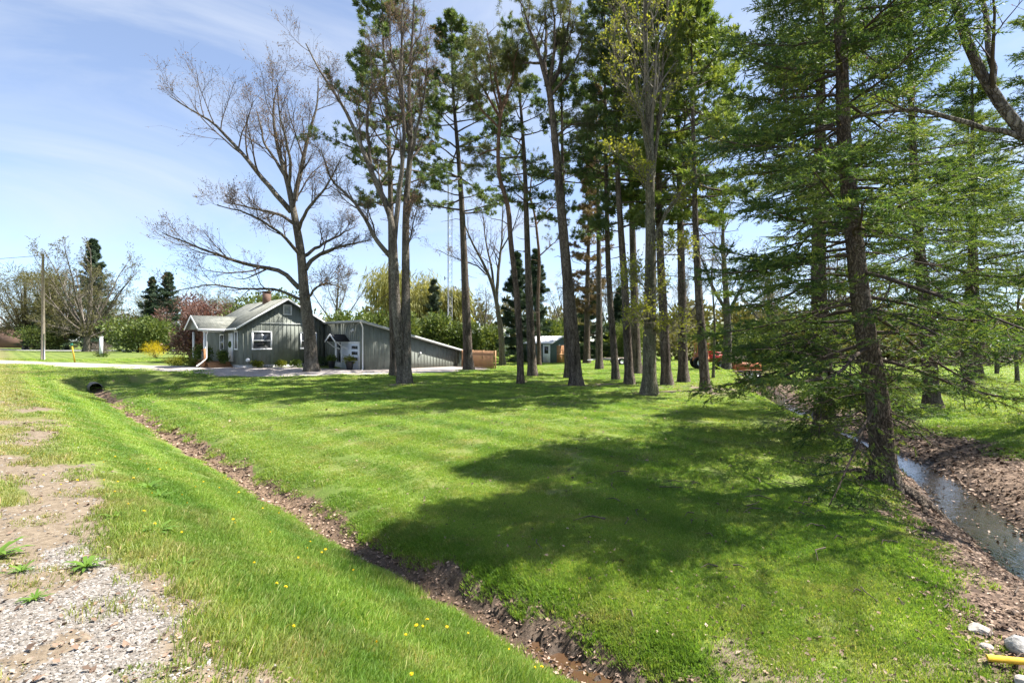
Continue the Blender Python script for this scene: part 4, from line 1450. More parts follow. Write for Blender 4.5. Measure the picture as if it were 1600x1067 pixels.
pine_tree('pine_tree', 'slim far pine between the browning conifer and the leaning thin pine', 6.85, 38.28, lean(38.3, [(936, 576), (936, 450), (934, 300), (932, 200)], seed=9), .30, 22.0, 13.5, 2.4, NEEDLE_BROWN, BARK_PINE, 29, PINES, 1.0, 3.4, .75, .26, 14, 8)
pine_tree('white_pine', 'thin leaning pine with dark crown, left of two straight pines', 5.88, 27.44, lean(27.4, [(963, 593), (954, 480), (950, 400), (948, 280), (946, 150)], seed=10), .21, 23.2, 8.6, 3.5, NEEDLE_WHITE, BARK_PINE, 30, PINES, 1.05, 4, .82, .26, ntuft=9)
pine_tree('white_pine', 'straight dark pine next to the grey-barked tree', 5.99, 24.75, lean(24.7, [(984, 600), (977, 450), (969, 350), (963, 250), (960, 120)], seed=11), .24, 21.5, 8.0, 3.0, NEEDLE_WHITE, BARK_PINE, 31, PINES, 1.05, 4, .82, .26, ntuft=9)
pine_tree('white_pine', 'reddish-brown pine trunk set back just behind the grey-barked tree', 8.48, 33.06, lean(33, [(995, 583), (991, 450), (986, 300), (984, 150)], seed=12), .33, 26.5, 12.0, 3.9, NEEDLE_WHITE, BARK_PINE, 32, PINES, 1.1, 4.2, .85, .28, ntuft=9)
pine_tree('white_pine', 'dark pine trunk just to the creek side of the grey-barked tree', 7.72, 24.25, lean(24.2, [(1042, 601), (1036, 500), (1031, 380), (1028, 200)], seed=13), .26, 23.0, 9.0, 3.5, NEEDLE_BRIGHT, BARK_PINE, 33, PINES, .95, 4.2, .88, .30, ntuft=9)
pine_tree('white_pine', 'bushy bright-crowned pine second nearest to the creek', 9.12, 25.88, lean(25.9, [(1068, 597), (1066, 450), (1063, 300), (1060, 150)], seed=14), .27, 22.5, 8.4, 4.3, NEEDLE_BRIGHT, BARK_PINE, 34, PINES, .85, 4.6, .94, .30, ntuft=9)
pine_tree('white_pine', 'leaning bright-crowned pine closest to the creek, bare soil at its foot', 8.28, 20.78, lean(20.8, [(1103, 610), (1093, 480), (1087, 350), (1083, 250), (1080, 150)], seed=15), .22, 16.2, 7.4, 3.4, NEEDLE_BRIGHT, BARK_PINE, 35, PINES, .8, 4.2, .9, .26, ntuft=8)

# --- spruces along the creek
S1 = spruce_tree('spruce_tree', 'big spruce with sweeping boughs rooted on the creek bank, nearest tree', 6.53, 8.48,
                 lean(8.48, [(1385, 748), (1375, 640), (1362, 560), (1348, 480), (1338, 400), (1328, 300), (1324, 200), (1318, 100), (1314, 0)], seed=16), .195, 12.4, 41, zb=1.65, maxlen=3.5, n2=20, n3=5, nb=3.4, shoot=.17, spacing=.41)
S2 = spruce_tree('spruce_tree', 'second spruce along the creek, behind the big spruce', 7.79, 12.09,
                 lean(12.1, [(1290, 678), (1289, 560), (1284, 450), (1281, 350), (1278, 200)], seed=17), .23, 13.5, 42, zb=1.2, maxlen=3.6, n2=18, n3=3, nb=4.0, shoot=.215, spacing=.45)
S3 = spruce_tree('spruce_tree', 'open high-pruned spruce growing on the far bank of the creek', 14.83, 17.18,
                 lean(17.2, [(1456, 640), (1448, 500), (1438, 380), (1430, 250), (1422, 120)], seed=18), .25, 15.5, 43, zb=3.6, maxlen=4.0, n2=15, n3=3, nb=3.6, shoot=.23, spacing=.52, bare_low=.8)
S4 = place_copy(S3, 21.5, 23.0, 'spruce further back on the grass beyond the creek', 3.7, 1.0, 1.0)
S6 = place_copy(S3, 16.6, 13.4, 'spruce with boughs reaching in from the frame side beyond the creek', 5.2, .92, .9)
S5 = place_copy(S3, 27.35, 28.6, 'dark-trunked spruce far back beyond the creek', 4.4, 1.1, 1.1)

# --- bare tree leaning in from beyond the creek
q = lambda pts, a=0., b_=0.: [(x, a + (b_ - a) * i / (len(pts) - 1), z) for i, (x, z) in enumerate(pts)]
D4 = bare_tree('bare_tree', 'dark bare tree leaning in at the top beyond the creek', 10.5, 6.9, [
    (q([(0, -.2), (-.3, 2), (-1.2, 4.2), (-2.4, 5.7), (-3.0, 7.1), (-3.3, 9.5), (-3.4, 12.8)], 0, 1.6), .125, .025, True),
    (q([(-1.6, 4.7), (-1.5, 6.2), (-.9, 8.2), (-.9, 11.2)], .5, .2), .065, .02, False),
    (q([(-2.4, 5.7), (-3.4, 6.3), (-4.6, 6.4), (-5.6, 6.1)], .8, 2.2), .045, .015, False),
    (q([(-2.8, 6.6), (-2.4, 8.6), (-2.5, 11.0)], .9, 2.0), .05, .015, False),
    (q([(-3.2, 8.0), (-4.6, 9.2), (-5.6, 10.8)], 1.1, .6), .045, .012, False),
    (q([(-.6, 3.0), (.9, 5.2), (2.0, 8.0)], .2, .8), .10, .02, False),
], 14, BARK_MAPLE, TWIG_DARK, BUD_RED, n=(7, 5, 4, 1), bud_size=.05, len1=.34)
#@@BACK
# ------------------------------------------------------------------ house
def siding_mat(name, c):
    k = NT(name)
    o = k.obj()
    n1 = k.noise(k.mapping(o, (6, 6, .8)), 1.0, 5, .6)
    cc = k.ramp(n1, [(.3, tuple(x * .80 for x in c)), (.7, tuple(x * 1.15 for x in c))])
    cc = k.mix(1.0, cc, k.ramp(k.noise(o, .7, 4, .6), [(.35, (.8, .8, .78)), (.65, (1.1, 1.1, 1.1))]), 'MULTIPLY')
    return k.done(k.bsdf(cc, .75, k.bump(n1, .15, .01), .25))


SIDING = siding_mat('green_grey_siding', (0.215, 0.232, 0.205))
WHITE = plain('white_paint', (0.74, 0.75, 0.76), .5, .05, 4, .4)
DOORWHITE = plain('door_paint', (0.66, 0.70, 0.76), .4, .04, 4, .4)
CONC = plain('foundation_block', (0.52, 0.51, 0.50), .9, .15, 5)
SLAB = plain('concrete_slab', (0.46, 0.45, 0.44), .9, .12, 3)
CEDARWOOD = plain('cedar_boards', (0.33, 0.165, 0.075), .75, .25, 7)
FENCEWOOD = plain('new_fence_boards', (0.40, 0.22, 0.115), .75, .25, 8)
BRICK = plain('chimney_brick', (0.15, 0.092, 0.07), .9, .3, 14)
METALROOF = plain('white_metal_roof', (0.78, 0.78, 0.80), .4, .04, 3, .5)
DARKROOF = plain('dark_shingles', (0.028, 0.030, 0.032), .9, .3, 18)
BLACKPOT = plain('black_pot', (0.02, 0.021, 0.025), .4, .2, 5, .5)
POLEWOOD = bark_mat('weathered_pole_wood', (0.17, 0.14, 0.105), (0.30, 0.26, 0.205), None, 2.0, False)
GALV = plain('galvanised_steel', (0.36, 0.37, 0.39), .45, .1, 5, .5, .6)
YELLOWP = plain('yellow_plastic', (0.62, 0.38, 0.03), .55, .25, 9, .4)
GREENP = plain('green_plastic', (0.02, 0.16, 0.10), .45, .1, 9, .4)
k = NT('window_glass')
n_ = k.noise(k.obj(), 1.5, 2)
GLASS = k.done(k.bsdf(k.ramp(n_, [(.35, (.018, .022, .026)), (.7, (.06, .065, .07))]), .06, None, .8))
k = NT('asphalt_shingles')
o_ = k.obj()
br = k.new('ShaderNodeTexBrick')
k.set(br.inputs['Vector'], k.mapping(o_, (1, 1, 1), (0, 0, math.pi / 2)))
br.inputs['Scale'].default_value = 1.0; br.inputs['Brick Width'].default_value = .35; br.inputs['Row Height'].default_value = .14
br.inputs['Mortar Size'].default_value = .006
k.set(br.inputs['Color1'], (.155, .165, .15)); k.set(br.inputs['Color2'], (.235, .24, .22)); k.set(br.inputs['Mortar'], (.08, .085, .08))
cc = k.mix(.35, br.outputs['Color'], k.ramp(k.noise(o_, 3.0, 5), [(.3, (.12, .13, .115)), (.7, (.30, .30, .275))]))
cc = k.mix(1.0, cc, k.ramp(k.noise(k.mapping(o_, (.5, 1.6, .5)), 1.2, 5, .65), [(.35, (.62, .63, .6)), (.65, (1.1, 1.08, 1.05))]), 'MULTIPLY')
SHINGLE = k.done(k.bsdf(cc, .95, k.bump(k.noise(o_, 30, 3), .4, .01), .15))

HX, HY = -10.93, 35.64
HROT = math.atan2(NY, NX)
HZ = .08
house = empty('house', (HX, HY, HZ), HROT)
tag(house, 'dark green-grey board-and-batten house with gabled roof, porch and sloping side wing', 'house')
# local x runs away from the road, local y runs along it; z = 0 is the yard
GB, GA = 5.99, -6.36           # gable plane; front (road-side) wall
LEN = 8.2
EXT_T, EXT_E, EXT_L = 3.55, 1.30, 9.53
RIDGE_A, RIDGE_Z, EAVE_Z = -3.12, 5.38, 3.28


def part(name, mat, fill, parent=None, kind=None, smooth=False):
    b_ = Buf(); fill(b_)
    o = b_.build(name, mat, parent or house, smooth)
    if kind: o['kind'] = kind
    return o


def roofz(a):
    return RIDGE_Z - (RIDGE_A - a) * .645 if a < RIDGE_A else RIDGE_Z - (a - RIDGE_A) * .575


# main block: a solid gabled prism on a block foundation
def f(b_):
    pr = [(GA, GB, .42), (0, GB, .42), (0, GB, roofz(0) - .06), (RIDGE_A, GB, RIDGE_Z - .06), (GA, GB, roofz(GA) - .06)]
    b_.prism(pr, (0, LEN, 0))
part('wall', SIDING, f)
part('foundation', CONC, lambda b_: b_.box(GA + .03, -.03, GB + .03, GB + LEN - .03, -.5, .42))
# side wing: sloping top
def f(b_):
    b_.prism([(0, 0, -.3), (EXT_L, 0, -.3), (EXT_L, 0, EXT_E - .04), (0, 0, EXT_T - .04)], (0, GB + .0, 0))
    b_.prism([(0.003, GB + .003, -.3), (EXT_L, GB + .003, -.3), (EXT_L, GB + .003, EXT_E - .04), (0.003, GB + .003, EXT_T - .04)], (0, 5.0, 0))
part('wing_wall', SIDING, f)
# battens (a few pixels apart): real strips, joined
def f(b_):
    a = GA + .18
    while a < -.05:
        b_.box(a, a + .04, GB - .018, GB + .001, .42, roofz(a + .025) - .10); a += .31
    b__ = GB + .3
    while b__ < GB + LEN:
        b_.box(GA - .025, GA + .001, b__, b__ + .05, .42, roofz(GA) - .1); b__ += .31
part('battens', SIDING, f, kind='stuff')
def f(b_):
    a = .2
    while a < EXT_L - .1:
        b_.box(a, a + .04, -.018, .001, -.2, EXT_T + (EXT_E - EXT_T) * (a + .05) / EXT_L - .07); a += .31
    b__ = .25
    while b__ < GB:
        if not (.35 < b__ < 4.35):
            b_.box(-.022, .001, b__, b__ + .045, -.1, EXT_T - .08)
        else:
            b_.box(-.022, .001, b__, b__ + .045, 2.15, EXT_T - .08)
        b__ += .31
part('wing_battens', SIDING, f, kind='stuff')
# roofs
def slab(b_, p0, p1, p2, p3, th):
    P = np.array([p0, p1, p2, p3], float)
    n = np.cross(P[1] - P[0], P[3] - P[0]); n = n / np.linalg.norm(n)
    if n[2] < 0: n = -n
    b_.prism(P, n * th)
OV = .38
def f(b_):
    a0 = GA - OV
    slab(b_, (a0, GB - .3, roofz(a0)), (RIDGE_A, GB - .3, RIDGE_Z), (RIDGE_A, GB + LEN + .3, RIDGE_Z), (a0, GB + LEN + .3, roofz(a0)), .06)
    slab(b_, (RIDGE_A, GB - .3, RIDGE_Z), (.05, GB - .3, roofz(.05)), (.05, GB + LEN + .3, roofz(.05)), (RIDGE_A, GB + LEN + .3, RIDGE_Z), .06)
roof = part('roof', SHINGLE, f)
def f(b_):
    b_.box(RIDGE_A - .5, RIDGE_A + .0, GB + 3.0, GB + 3.5, RIDGE_Z - .5, RIDGE_Z + .72)
    b_.box(RIDGE_A - .54, RIDGE_A + .04, GB + 2.96, GB + 3.54, RIDGE_Z + .72, RIDGE_Z + .80)
part('chimney', BRICK, f, roof)
def f(b_):   # white fascia along the gable edges and eaves
    a0 = GA - OV
    for (p, q_) in (((a0, roofz(a0)), (RIDGE_A, RIDGE_Z)), ((RIDGE_A, RIDGE_Z), (.06, roofz(.06)))):
        b_.prism([(p[0], GB - .335, p[1] - .10), (q_[0], GB - .335, q_[1] - .10), (q_[0], GB - .335, q_[1] + .045), (p[0], GB - .335, p[1] + .045)], (0, .03, 0))
    b_.box(a0 - .06, a0 - .003, GB - .33, GB + 2.15, roofz(a0) - .11, roofz(a0) + .02)
part('fascia', WHITE, f, roof)
def f(b_):
    slab(b_, (-.3, -.28, EXT_T + .075), (EXT_L + .25, -.28, EXT_E - .06), (EXT_L + .25, GB + 5, EXT_E - .06), (-.3, GB + 5, EXT_T + .075), .07)
wroof = part('wing_roof', plain('grey_roof_membrane', (.17, .175, .17), .9, .2, 4), f)
def f(b_):
    sl = (EXT_E - EXT_T) / EXT_L
    b_.prism([(-.3, -.315, EXT_T - .05), (EXT_L + .25, -.315, EXT_E - .17), (EXT_L + .25, -.315, EXT_E + .02), (-.3, -.315, EXT_T + .15)], (0, .032, 0))
    b_.box(-.34, -.303, -.31, GB - .31, EXT_T - .03, EXT_T + .14)
part('wing_fascia', plain('grey_trim', (.42, .43, .42), .6, .08, 3), f, wroof)
# white flashing line under the gable
part('gable_trim', plain('pale_trim', (.5, .52, .5), .6, .05, 3), lambda b_: b_.box(-5.0, -1.4, GB - .045, GB - .026, 3.46, 3.52))


def window(a0, a1, z0, z1, face, pos, bars=True, fr=.10):
    """framed pane; face 'g' = gable plane (y = pos), 'r' = road-side plane (x = pos)"""
    def bx(b_, u0, u1, w0, w1, d0, d1):
        if face == 'g': b_.box(u0, u1, pos - d1, pos - d0, w0, w1)
        else: b_.box(pos - d1, pos - d0, u0, u1, w0, w1)
    w = part('window', WHITE, lambda b_: (bx(b_, a0, a1, z1 - fr, z1, .0, .06), bx(b_, a0, a1, z0, z0 + fr, .0, .07), bx(b_, a0, a0 + fr, z0 + fr, z1 - fr, .0, .06), bx(b_, a1 - fr, a1, z0 + fr, z1 - fr, .0, .06)))
    part('pane', GLASS, lambda b_: bx(b_, a0 + fr, a1 - fr, z0 + fr, z1 - fr, .0, .028), w)
    if bars:
        zm = (z0 + z1) / 2
        part('sash', WHITE, lambda b_: (bx(b_, a0 + fr, a1 - fr, zm - .025, zm + .025, .028, .045), bx(b_, (a0 + a1) / 2 - .012, (a0 + a1) / 2 + .012, zm + .025, z1 - fr, .028, .036)), w)
    return w


window(-5.60, -4.18, 1.50, 2.88, 'g', GB - .02)
window(-2.06, -.72, 1.50, 2.84, 'g', GB - .02)
window(GB + .35, GB + 1.05, 1.5, 2.92, 'r', GA - .02, False)
window(GB + 3.5, GB + 4.5, 1.4, 2.7, 'r', GA - .02)
vent = part('gable_vent', WHITE, lambda b_: (b_.box(-3.34, -2.70, GB - .05, GB - .0, 4.16, 4.24), b_.box(-3.34, -2.70, GB - .05, GB, 4.86, 4.94), b_.box(-3.34, -3.26, GB - .05, GB, 4.24, 4.86), b_.box(-2.78, -2.70, GB - .05, GB, 4.24, 4.86)))
for i in range(6):
    part('louvre', plain('louvre_grey', (.45, .48, .5), .6, .05, 4) if i == 0 else bpy.data.materials['louvre_grey'], lambda b_, i=i: b_.box(-3.26, -2.78, GB - .04, GB - .005, 4.26 + i * .1, 4.32 + i * .1), vent)
part('basement_window', GLASS, lambda b_: b_.box(-4.75, -4.1, GB - .01, GB + .04, .05, .34))
# road-side door of the main block
fd = part('front_door', WHITE, lambda b_: b_.box(GA - .07, GA - .001, GB + 1.45, GB + 2.4, .62, 2.75))
part('wreath', SHRUB_G, lambda b_: b_.tube([(GA - .1, GB + 1.92 + .2 * math.cos(i / 12 * 6.283), 1.9 + .2 * math.sin(i / 12 * 6.283)) for i in range(13)], .06, 6), fd)
# wing entrance: door with three lites, sidelight, hood
wd = part('wing_door', DOORWHITE, lambda b_: b_.box(-.07, -.001, .52, 3.02, .06, 2.0))
for i in range(3):
    part('lite', GLASS, lambda b_, i=i: b_.box(-.085, -.071, .62, 1.5, .70 + .43 * i, .93 + .43 * i), wd)
part('door_frame', WHITE, lambda b_: (b_.box(-.10, -.001, .38, 4.15, 2.0, 2.10), b_.box(-.09, -.001, .38, .515, .02, 2.0), b_.box(-.09, -.001, 3.025, 3.2, .02, 2.0), b_.box(-.09, -.001, 3.9, 4.15, .02, 2.0), b_.box(-.08, -.001, 3.2, 3.9, .02, .5)))
part('sidelight', GLASS, lambda b_: b_.box(-.05, -.001, 3.2, 3.9, .5, 2.0))
hood = part('door_hood', DARKROOF, lambda b_: (slab(b_, (-1.15, 1.95, 2.12), (-1.15, 2.75, 2.62), (-.003, 2.75, 2.62), (-.003, 1.95, 2.12), .06), slab(b_, (-1.15, 2.75, 2.62), (-1.15, 3.55, 2.12), (-.003, 3.55, 2.12), (-.003, 2.75, 2.62), .06)))
def f(b_):
    for s in (-1, 1):
        b_.prism([(-1.19, 2.75, 2.55), (-1.19, 2.75 + s * .84, 2.02), (-1.19, 2.75 + s * .84, 2.15), (-1.19, 2.75, 2.70)], (.035, 0, 0))
        b_.tube([(-.02, 2.75 + s * .7, 1.55), (-.55, 2.75 + s * .7, 1.72), (-1.05, 2.75 + s * .7, 2.12)], .045, 6)
part('hood_bracket', WHITE, f, hood)
part('wall_lamp', WHITE, lambda b_: (b_.box(-.10, -.001, 1.28, 1.42, 2.86, 3.06), b_.tube([(-.10, 1.35, 2.96), (-.22, 1.35, 2.9)], [.06, .09], 8)))
part('downpipe', WHITE, lambda b_: b_.tube([(-.36, -.30, EXT_T - .02), (-.2, -.22, EXT_T - .25), (-.06, -.09, EXT_T - .4), (-.06, -.09, .25), (-.08, -.14, .1), (-.3, -.4, .04)], .05, 8))
part('vent_cover', WHITE, lambda b_: b_.box(5.0, 5.14, -.10, -.026, 1.12, 1.25))
part('doorstep', SLAB, lambda b_: b_.box(-1.7, -.001, -.1, 5.6, -.2, .03))
# porch: posts, gable roof, deck, steps, rail
PA0, PB0, PB1, DK = -8.15, GB + 2.1, GB + 5.2, .58
porch = part('porch_deck', CEDARWOOD, lambda b_: b_.box(PA0, GA - .003, PB0, PB1, .05, DK))
def f(b_):
    pm = (PB0 + PB1) / 2; ze = roofz(GA - OV) - .02; zr = ze + .98
    slab(b_, (PA0 - .4, PB0 - .3, ze), (PA0 - .4, pm, zr), (GA + .9, pm, zr), (GA - .4, PB0 - .3, ze), .06)
    slab(b_, (PA0 - .4, pm, zr), (PA0 - .4, PB1 + .3, ze), (GA - .4, PB1 + .3, ze), (GA + .9, pm, zr), .06)
pr = part('porch_roof', SHINGLE, f)
def f(b_):
    pm = (PB0 + PB1) / 2; ze = roofz(GA - OV) - .02; zr = ze + .98
    b_.box(PA0 - .4, GA - .45, PB0 - .34, PB0 - .303, ze - .14, ze + .03)
    for s, e in ((PB0 - .3, 1), (PB1 + .3, -1)):
        b_.prism([(PA0 - .44, s, ze - .1), (PA0 - .44, pm, zr - .1), (PA0 - .44, pm, zr + .06), (PA0 - .44, s, ze + .06)], (.035, 0, 0))
    b_.box(PA0 - .02, GA - .45, PB0 - .06, PB0 + .08, ze - .22, ze - .02)
part('porch_fascia', WHITE, f, pr)
part('porch_gable', SIDING, lambda b_: b_.prism([(PA0 - .2, PB0 - .2, roofz(GA - OV) - .03), (PA0 - .2, PB1 + .2, roofz(GA - OV) - .03), (PA0 - .2, (PB0 + PB1) / 2, roofz(GA - OV) + .86)], (.05, 0, 0)), pr)
for yy in (PB0 + .1, PB1 - .1):
    part('porch_post', WHITE, lambda b_, yy=yy: b_.box(PA0 + .04, PA0 + .17, yy - .065, yy + .065, DK, roofz(GA - OV) - .2))
part('porch_downpipe', WHITE, lambda b_: b_.tube([(PA0 + .25, PB0 - .3, roofz(GA - OV) - .12), (PA0 + .2, PB0 - .05, 2.6), (PA0 + .2, PB0 - .08, .9), (PA0 - .2, PB0 - .2, .55), (PA0 - .5, PB0 - .3, .35)], .045, 8))
for i in range(4):
    part('step', CEDARWOOD, lambda b_, i=i: b_.box(PA0 + .25, GA - .1, PB0 - .3 * (i + 1), PB0 - .3 * i - .003, .0, DK - .135 * (i + 1) + .11))
rail = part('porch_rail', CEDARWOOD, lambda b_: (b_.box(PA0 + .02, PA0 + .1, PB0 + .2, PB1 - .2, 1.45, 1.52), b_.box(PA0 + .03, PA0 + .09, PB0 + .2, PB1 - .2, .68, .74)))
for i in range(14):
    part('baluster', GALV, lambda b_, i=i: b_.box(PA0 + .045, PA0 + .075, PB0 + .35 + i * .18, PB0 + .38 + i * .18, .74, 1.45), rail)
part('newel_post', CEDARWOOD, lambda b_: b_.box(PA0 + .0, PA0 + .12, PB0 - .12, PB0 - .01, .1, 1.6), rail)


def hw(a, b__):     # house coordinates to the yard
    return HX + a * NX + b__ * RX, HY + a * NY + b__ * RY


# things standing by the house
def planter(a, b__, label, s, mat, seed):
    x, y = hw(a, b__)
    r_ = empty('planter', (x, y, HZ + .03))
    tag(r_, label, 'planter')
    b_ = Buf(); b_.tube([(0, 0, 0), (0, 0, .06), (0, 0, .5 * s), (0, 0, .56 * s), (0, 0, .56 * s), (0, 0, .50 * s)], [.17 * s, .19 * s, .27 * s, .30 * s, .25 * s, .24 * s], 14); b_.build('pot', BLACKPOT, r_, True)
    g = np.random.default_rng(seed); bf = Buf()
    blob_crown(bf, g, [(0, 0, .72 * s, .40 * s, .40 * s, .30 * s), (.14, .05, .66 * s, .3 * s, .3 * s, .22 * s), (-.15, -.05, .64 * s, .3 * s, .3 * s, .22 * s)], 650, LEAF2, .10, shell=.2)
    tag(bf.build('foliage', mat, r_), kind='stuff')


planter(-.75, .55, 'black pot of bright yellow-green foliage beside the white door', 1.1, SHRUB_Y, 301)
planter(-.75, 3.35, 'black pot of green foliage under the small door hood', 1.05, SHRUB_G, 302)
x_, y_ = hw(-8.0, GB + 2.9)
pb = bush('porch_plant', 'leafy green plant in front of the porch door', x_, y_, 1.5, 1.0, 1.25, 1500, SHRUB_G, 303, cat='plant', size=.13, stem=False, lift=.5)
x_, y_ = hw(-7.1, GB + 1.2)
bush('porch_plant', 'round potted plant at the top of the porch steps', x_, y_, .8, .8, 1.05, 900, SHRUB_G, 304, cat='plant', size=.12, stem=False, lift=.35)
for i, (a, w_, h_, m_, lb) in enumerate(((-5.3, .9, .62, SHRUB_Y, 'pale yellow-green perennial clump left of the basement window'), (-3.7, .9, .55, SHRUB_Y, 'yellow-green perennial clump just right of the basement window'),
                                         (-2.6, 1.1, .6, SHRUB_G, 'low green perennial clump under the middle of the gable wall'), (-1.2, 1.0, .65, BLUE_FIR, 'grey-green shrub at the foot of the big maple'), (.9, 1.2, .8, DARK_FIR, 'dark rounded shrub in the corner by the wing'))):
    b__ = GB - .55 if a < 0 else GB - .9
    x_, y_ = hw(a if a < 0 else -.9, b__)
    bush('foundation_shrub', lb, x_, y_, w_, .8, h_, 700, m_, 310 + i, 'shrubs along the house foundation', size=.11, lobes=5, stem=False)
bush('boxwood', 'golden low clipped shrub further from the porch steps', -26.6, 38.6, 1.9, 1.5, .75, 1600, SHRUB_Y, 321, 'clipped shrubs by the porch', size=.12, stem=False)
bush('boxwood', 'golden low clipped shrub right beside the porch steps', -23.9, 36.9, 2.0, 1.4, .75, 1700, SHRUB_Y, 322, 'clipped shrubs by the porch', size=.12, stem=False)
x_, y_ = hw(-6.0, GB - .5)
gl = empty('garden_lamp', (x_, y_, H1(x_, y_)))
tag(gl, 'small white globe lamp on a stake at the house corner', 'lamp')
Buf().tube([(0, 0, -.1), (0, 0, .45)], .02, 6).build('stake', GALV, gl)
Buf().tube([(0, 0, .45 + .14 - .14 * math.cos(t * math.pi / 8)) for t in range(9)], [max(.01, .14 * math.sin(t * math.pi / 8)) for t in range(9)], 12).build('globe', WHITE, gl, True)

# board fence beyond the wing
fx0, fy0, fx1, fy1 = -4.35, 42.2, -1.35, 38.0
fl = math.hypot(fx1 - fx0, fy1 - fy0)
fence = empty('board_fence', (fx0, fy0, H1(-3, 39.5)), math.atan2(fy1 - fy0, fx1 - fx0))
tag(fence, 'short new wooden board fence between the wing and the white pine', 'fence')
brd = Buf().box(0, .145, -.011, .011, .02, 1.42).mesh('board', FENCEWOOD)
nb_ = int(fl / .19)
for i in range(nb_):
    o = link('board', brd, fence); o.location = (i * .19 + .01, -.045 if i % 2 else -.043, RNG.random() * .03)
for i in range(4):
    Buf().box(-.045, .045, -.03, .06, -.3, 1.46).build('post', FENCEWOOD, fence).location = (i * fl / 3.0, .04, 0)
for zz in (.3, 1.15):
    Buf().box(0, fl, -.031, .02, zz, zz + .09).build('rail', FENCEWOOD, fence)

# ------------------------------------------------------------------ garden shed
SX, SY = 3.92, 48.05
shed = empty('garden_shed', (SX, SY, H1(SX, SY)), HROT)
tag(shed, 'small dark shed with a white metal roof seen between the pine trunks', 'shed')
SL, SW, SE, SP = 3.4, 3.27, 2.0, 2.62
def sp(name, mat, fn, parent=None):
    b_ = Buf(); fn(b_); return b_.build(name, mat, parent or shed)
sp('wall', plain('shed_siding', (.085, .115, .105), .8, .15, 6), lambda b_: b_.prism([(0, 0, -.1), (SW, 0, -.1), (SW, 0, SE), (SW / 2, 0, SP), (0, 0, SE)], (0, SL, 0)))
srf = sp('roof', METALROOF, lambda b_: (slab(b_, (-.25, -.25, SE - .08), (SW / 2, -.25, SP + .03), (SW / 2, SL + .2, SP + .03), (-.25, SL + .2, SE - .08), .04), slab(b_, (SW / 2, -.25, SP + .03), (SW + .25, -.25, SE - .08), (SW + .25, SL + .2, SE - .08), (SW / 2, SL + .2, SP + .03), .04)))
for i in range(9):
    yy = -.2 + i * .44
    sp('rib', METALROOF, lambda b_: b_.prism([(-.24, yy, SE - .03), (SW / 2, yy, SP + .075), (SW / 2, yy, SP + .11), (-.24, yy, SE + .005)], (0, .03, 0)), srf)
sd = sp('door', WHITE, lambda b_: b_.box(-.05, -.001, .18, 1.08, .05, 1.85))
sp('pane', GLASS, lambda b_: b_.box(-.062, -.051, .38, .88, .95, 1.65), sd)
for s in (0, 1):
    dd = sp('double_door', CEDARWOOD, lambda b_: b_.box(.8 + .86 * s, 1.64 + .86 * s, -.05, -.001, .05, 1.75))
    sp('brace', FENCEWOOD, lambda b_: b_.box(.8 + .86 * s, 1.64 + .86 * s, -.07, -.051, .8, .92), dd)

# ------------------------------------------------------------------ lattice mast behind the wing
mast = empty('lattice_mast', (-7.2, 56.0, H1(-7.2, 56)))
tag(mast, 'tall thin lattice antenna mast behind the house wing', 'mast')
MH, MR = 20.0, .30
mp = [(MR * math.cos(a), MR * math.sin(a)) for a in (.3, 2.394, 4.489)]
for (cx_, cy_) in mp:
    Buf().tube([(cx_, cy_, -.1), (cx_, cy_, MH)], .03, 6).build('leg', GALV, mast)
for i in range(40):
    b_ = Buf(); z0 = i * .5
    for j in range(3):
        p0, p1 = mp[j], mp[(j + 1) % 3]
        if i % 2: p0, p1 = p1, p0
        b_.tube([(*p0, z0), (*p1, z0 + .5)], .012, 4); b_.tube([(*p0, z0), (*p1, z0)], .010, 4)
    b_.build('brace', GALV, mast)
for zz, aa in ((9.4, 2.6), (8.2, .2)):
    b_ = Buf(); c_ = (math.cos(aa) * .55, math.sin(aa) * .55)
    b_.tube([(c_[0] * .4, c_[1] * .4, zz), (c_[0], c_[1], zz)], .03, 5); b_.tube([(c_[0], c_[1], zz), (c_[0] * 1.25, c_[1] * 1.25 - .12, zz)], [.05, .26], 12)
    b_.build('dish', GALV, mast)

# ------------------------------------------------------------------ left of the house: pole, marker, post
ux, uy = -46.33, 48.04
up_ = empty('utility_pole', (ux, uy, H1(ux, uy)))
tag(up_, 'tall weathered wooden utility pole by the end of the driveway', 'pole')
Buf().tube([(0, 0, -.3), (.02, 0, 3), (0, 0, 10.5)], [.17, .15, .10], 12).build('pole', POLEWOOD, up_, True)
Buf().tube([(.20, -.06, 0), (.18, -.06, 2.6)], .045, 8).build('conduit', GALV, up_)
b_ = Buf(); b_.tube([(0, -.1, 10.1), (-.28, -.1, 10.15)], .03, 6); b_.tube([(-.28, -.1, 10.05), (-.28, -.1, 10.3)], [.05, .03], 8); b_.build('insulator', GALV, up_)
wr = empty('overhead_wire', (ux, uy, H1(ux, uy)))
tag(wr, 'thin overhead wire running off from the top of the utility pole', 'wire')
Buf().tube([(-.28 - 50 * t, 0 + 5 * t, 10.3 - 2.4 * math.sin(math.pi * t) * .35) for t in np.linspace(0, 1, 12)], .022, 5).build('cable', plain('cable_black', (.05, .05, .055), .6), wr)
mk = empty('marker_post', (-38.89, 43.28, H1(-38.89, 43.28)))
tag(mk, 'leaning yellow plastic marker post with a green cap', 'marker post')
mk.rotation_euler = (0, math.radians(-10), 0)
Buf().box(-.055, .055, -.02, .02, -.1, 1.5).build('stake', YELLOWP, mk)
Buf().box(-.13, .09, -.03, .03, 1.5, 1.72).build('cap', GREENP, mk)
wp = empty('white_post', (-51.63, 61.12, H1(-51.63, 61.12)))
tag(wp, 'white post with a ring of low plants at its foot', 'post')
Buf().box(-.13, .13, -.13, .13, -.1, 2.45).build('shaft', WHITE, wp)
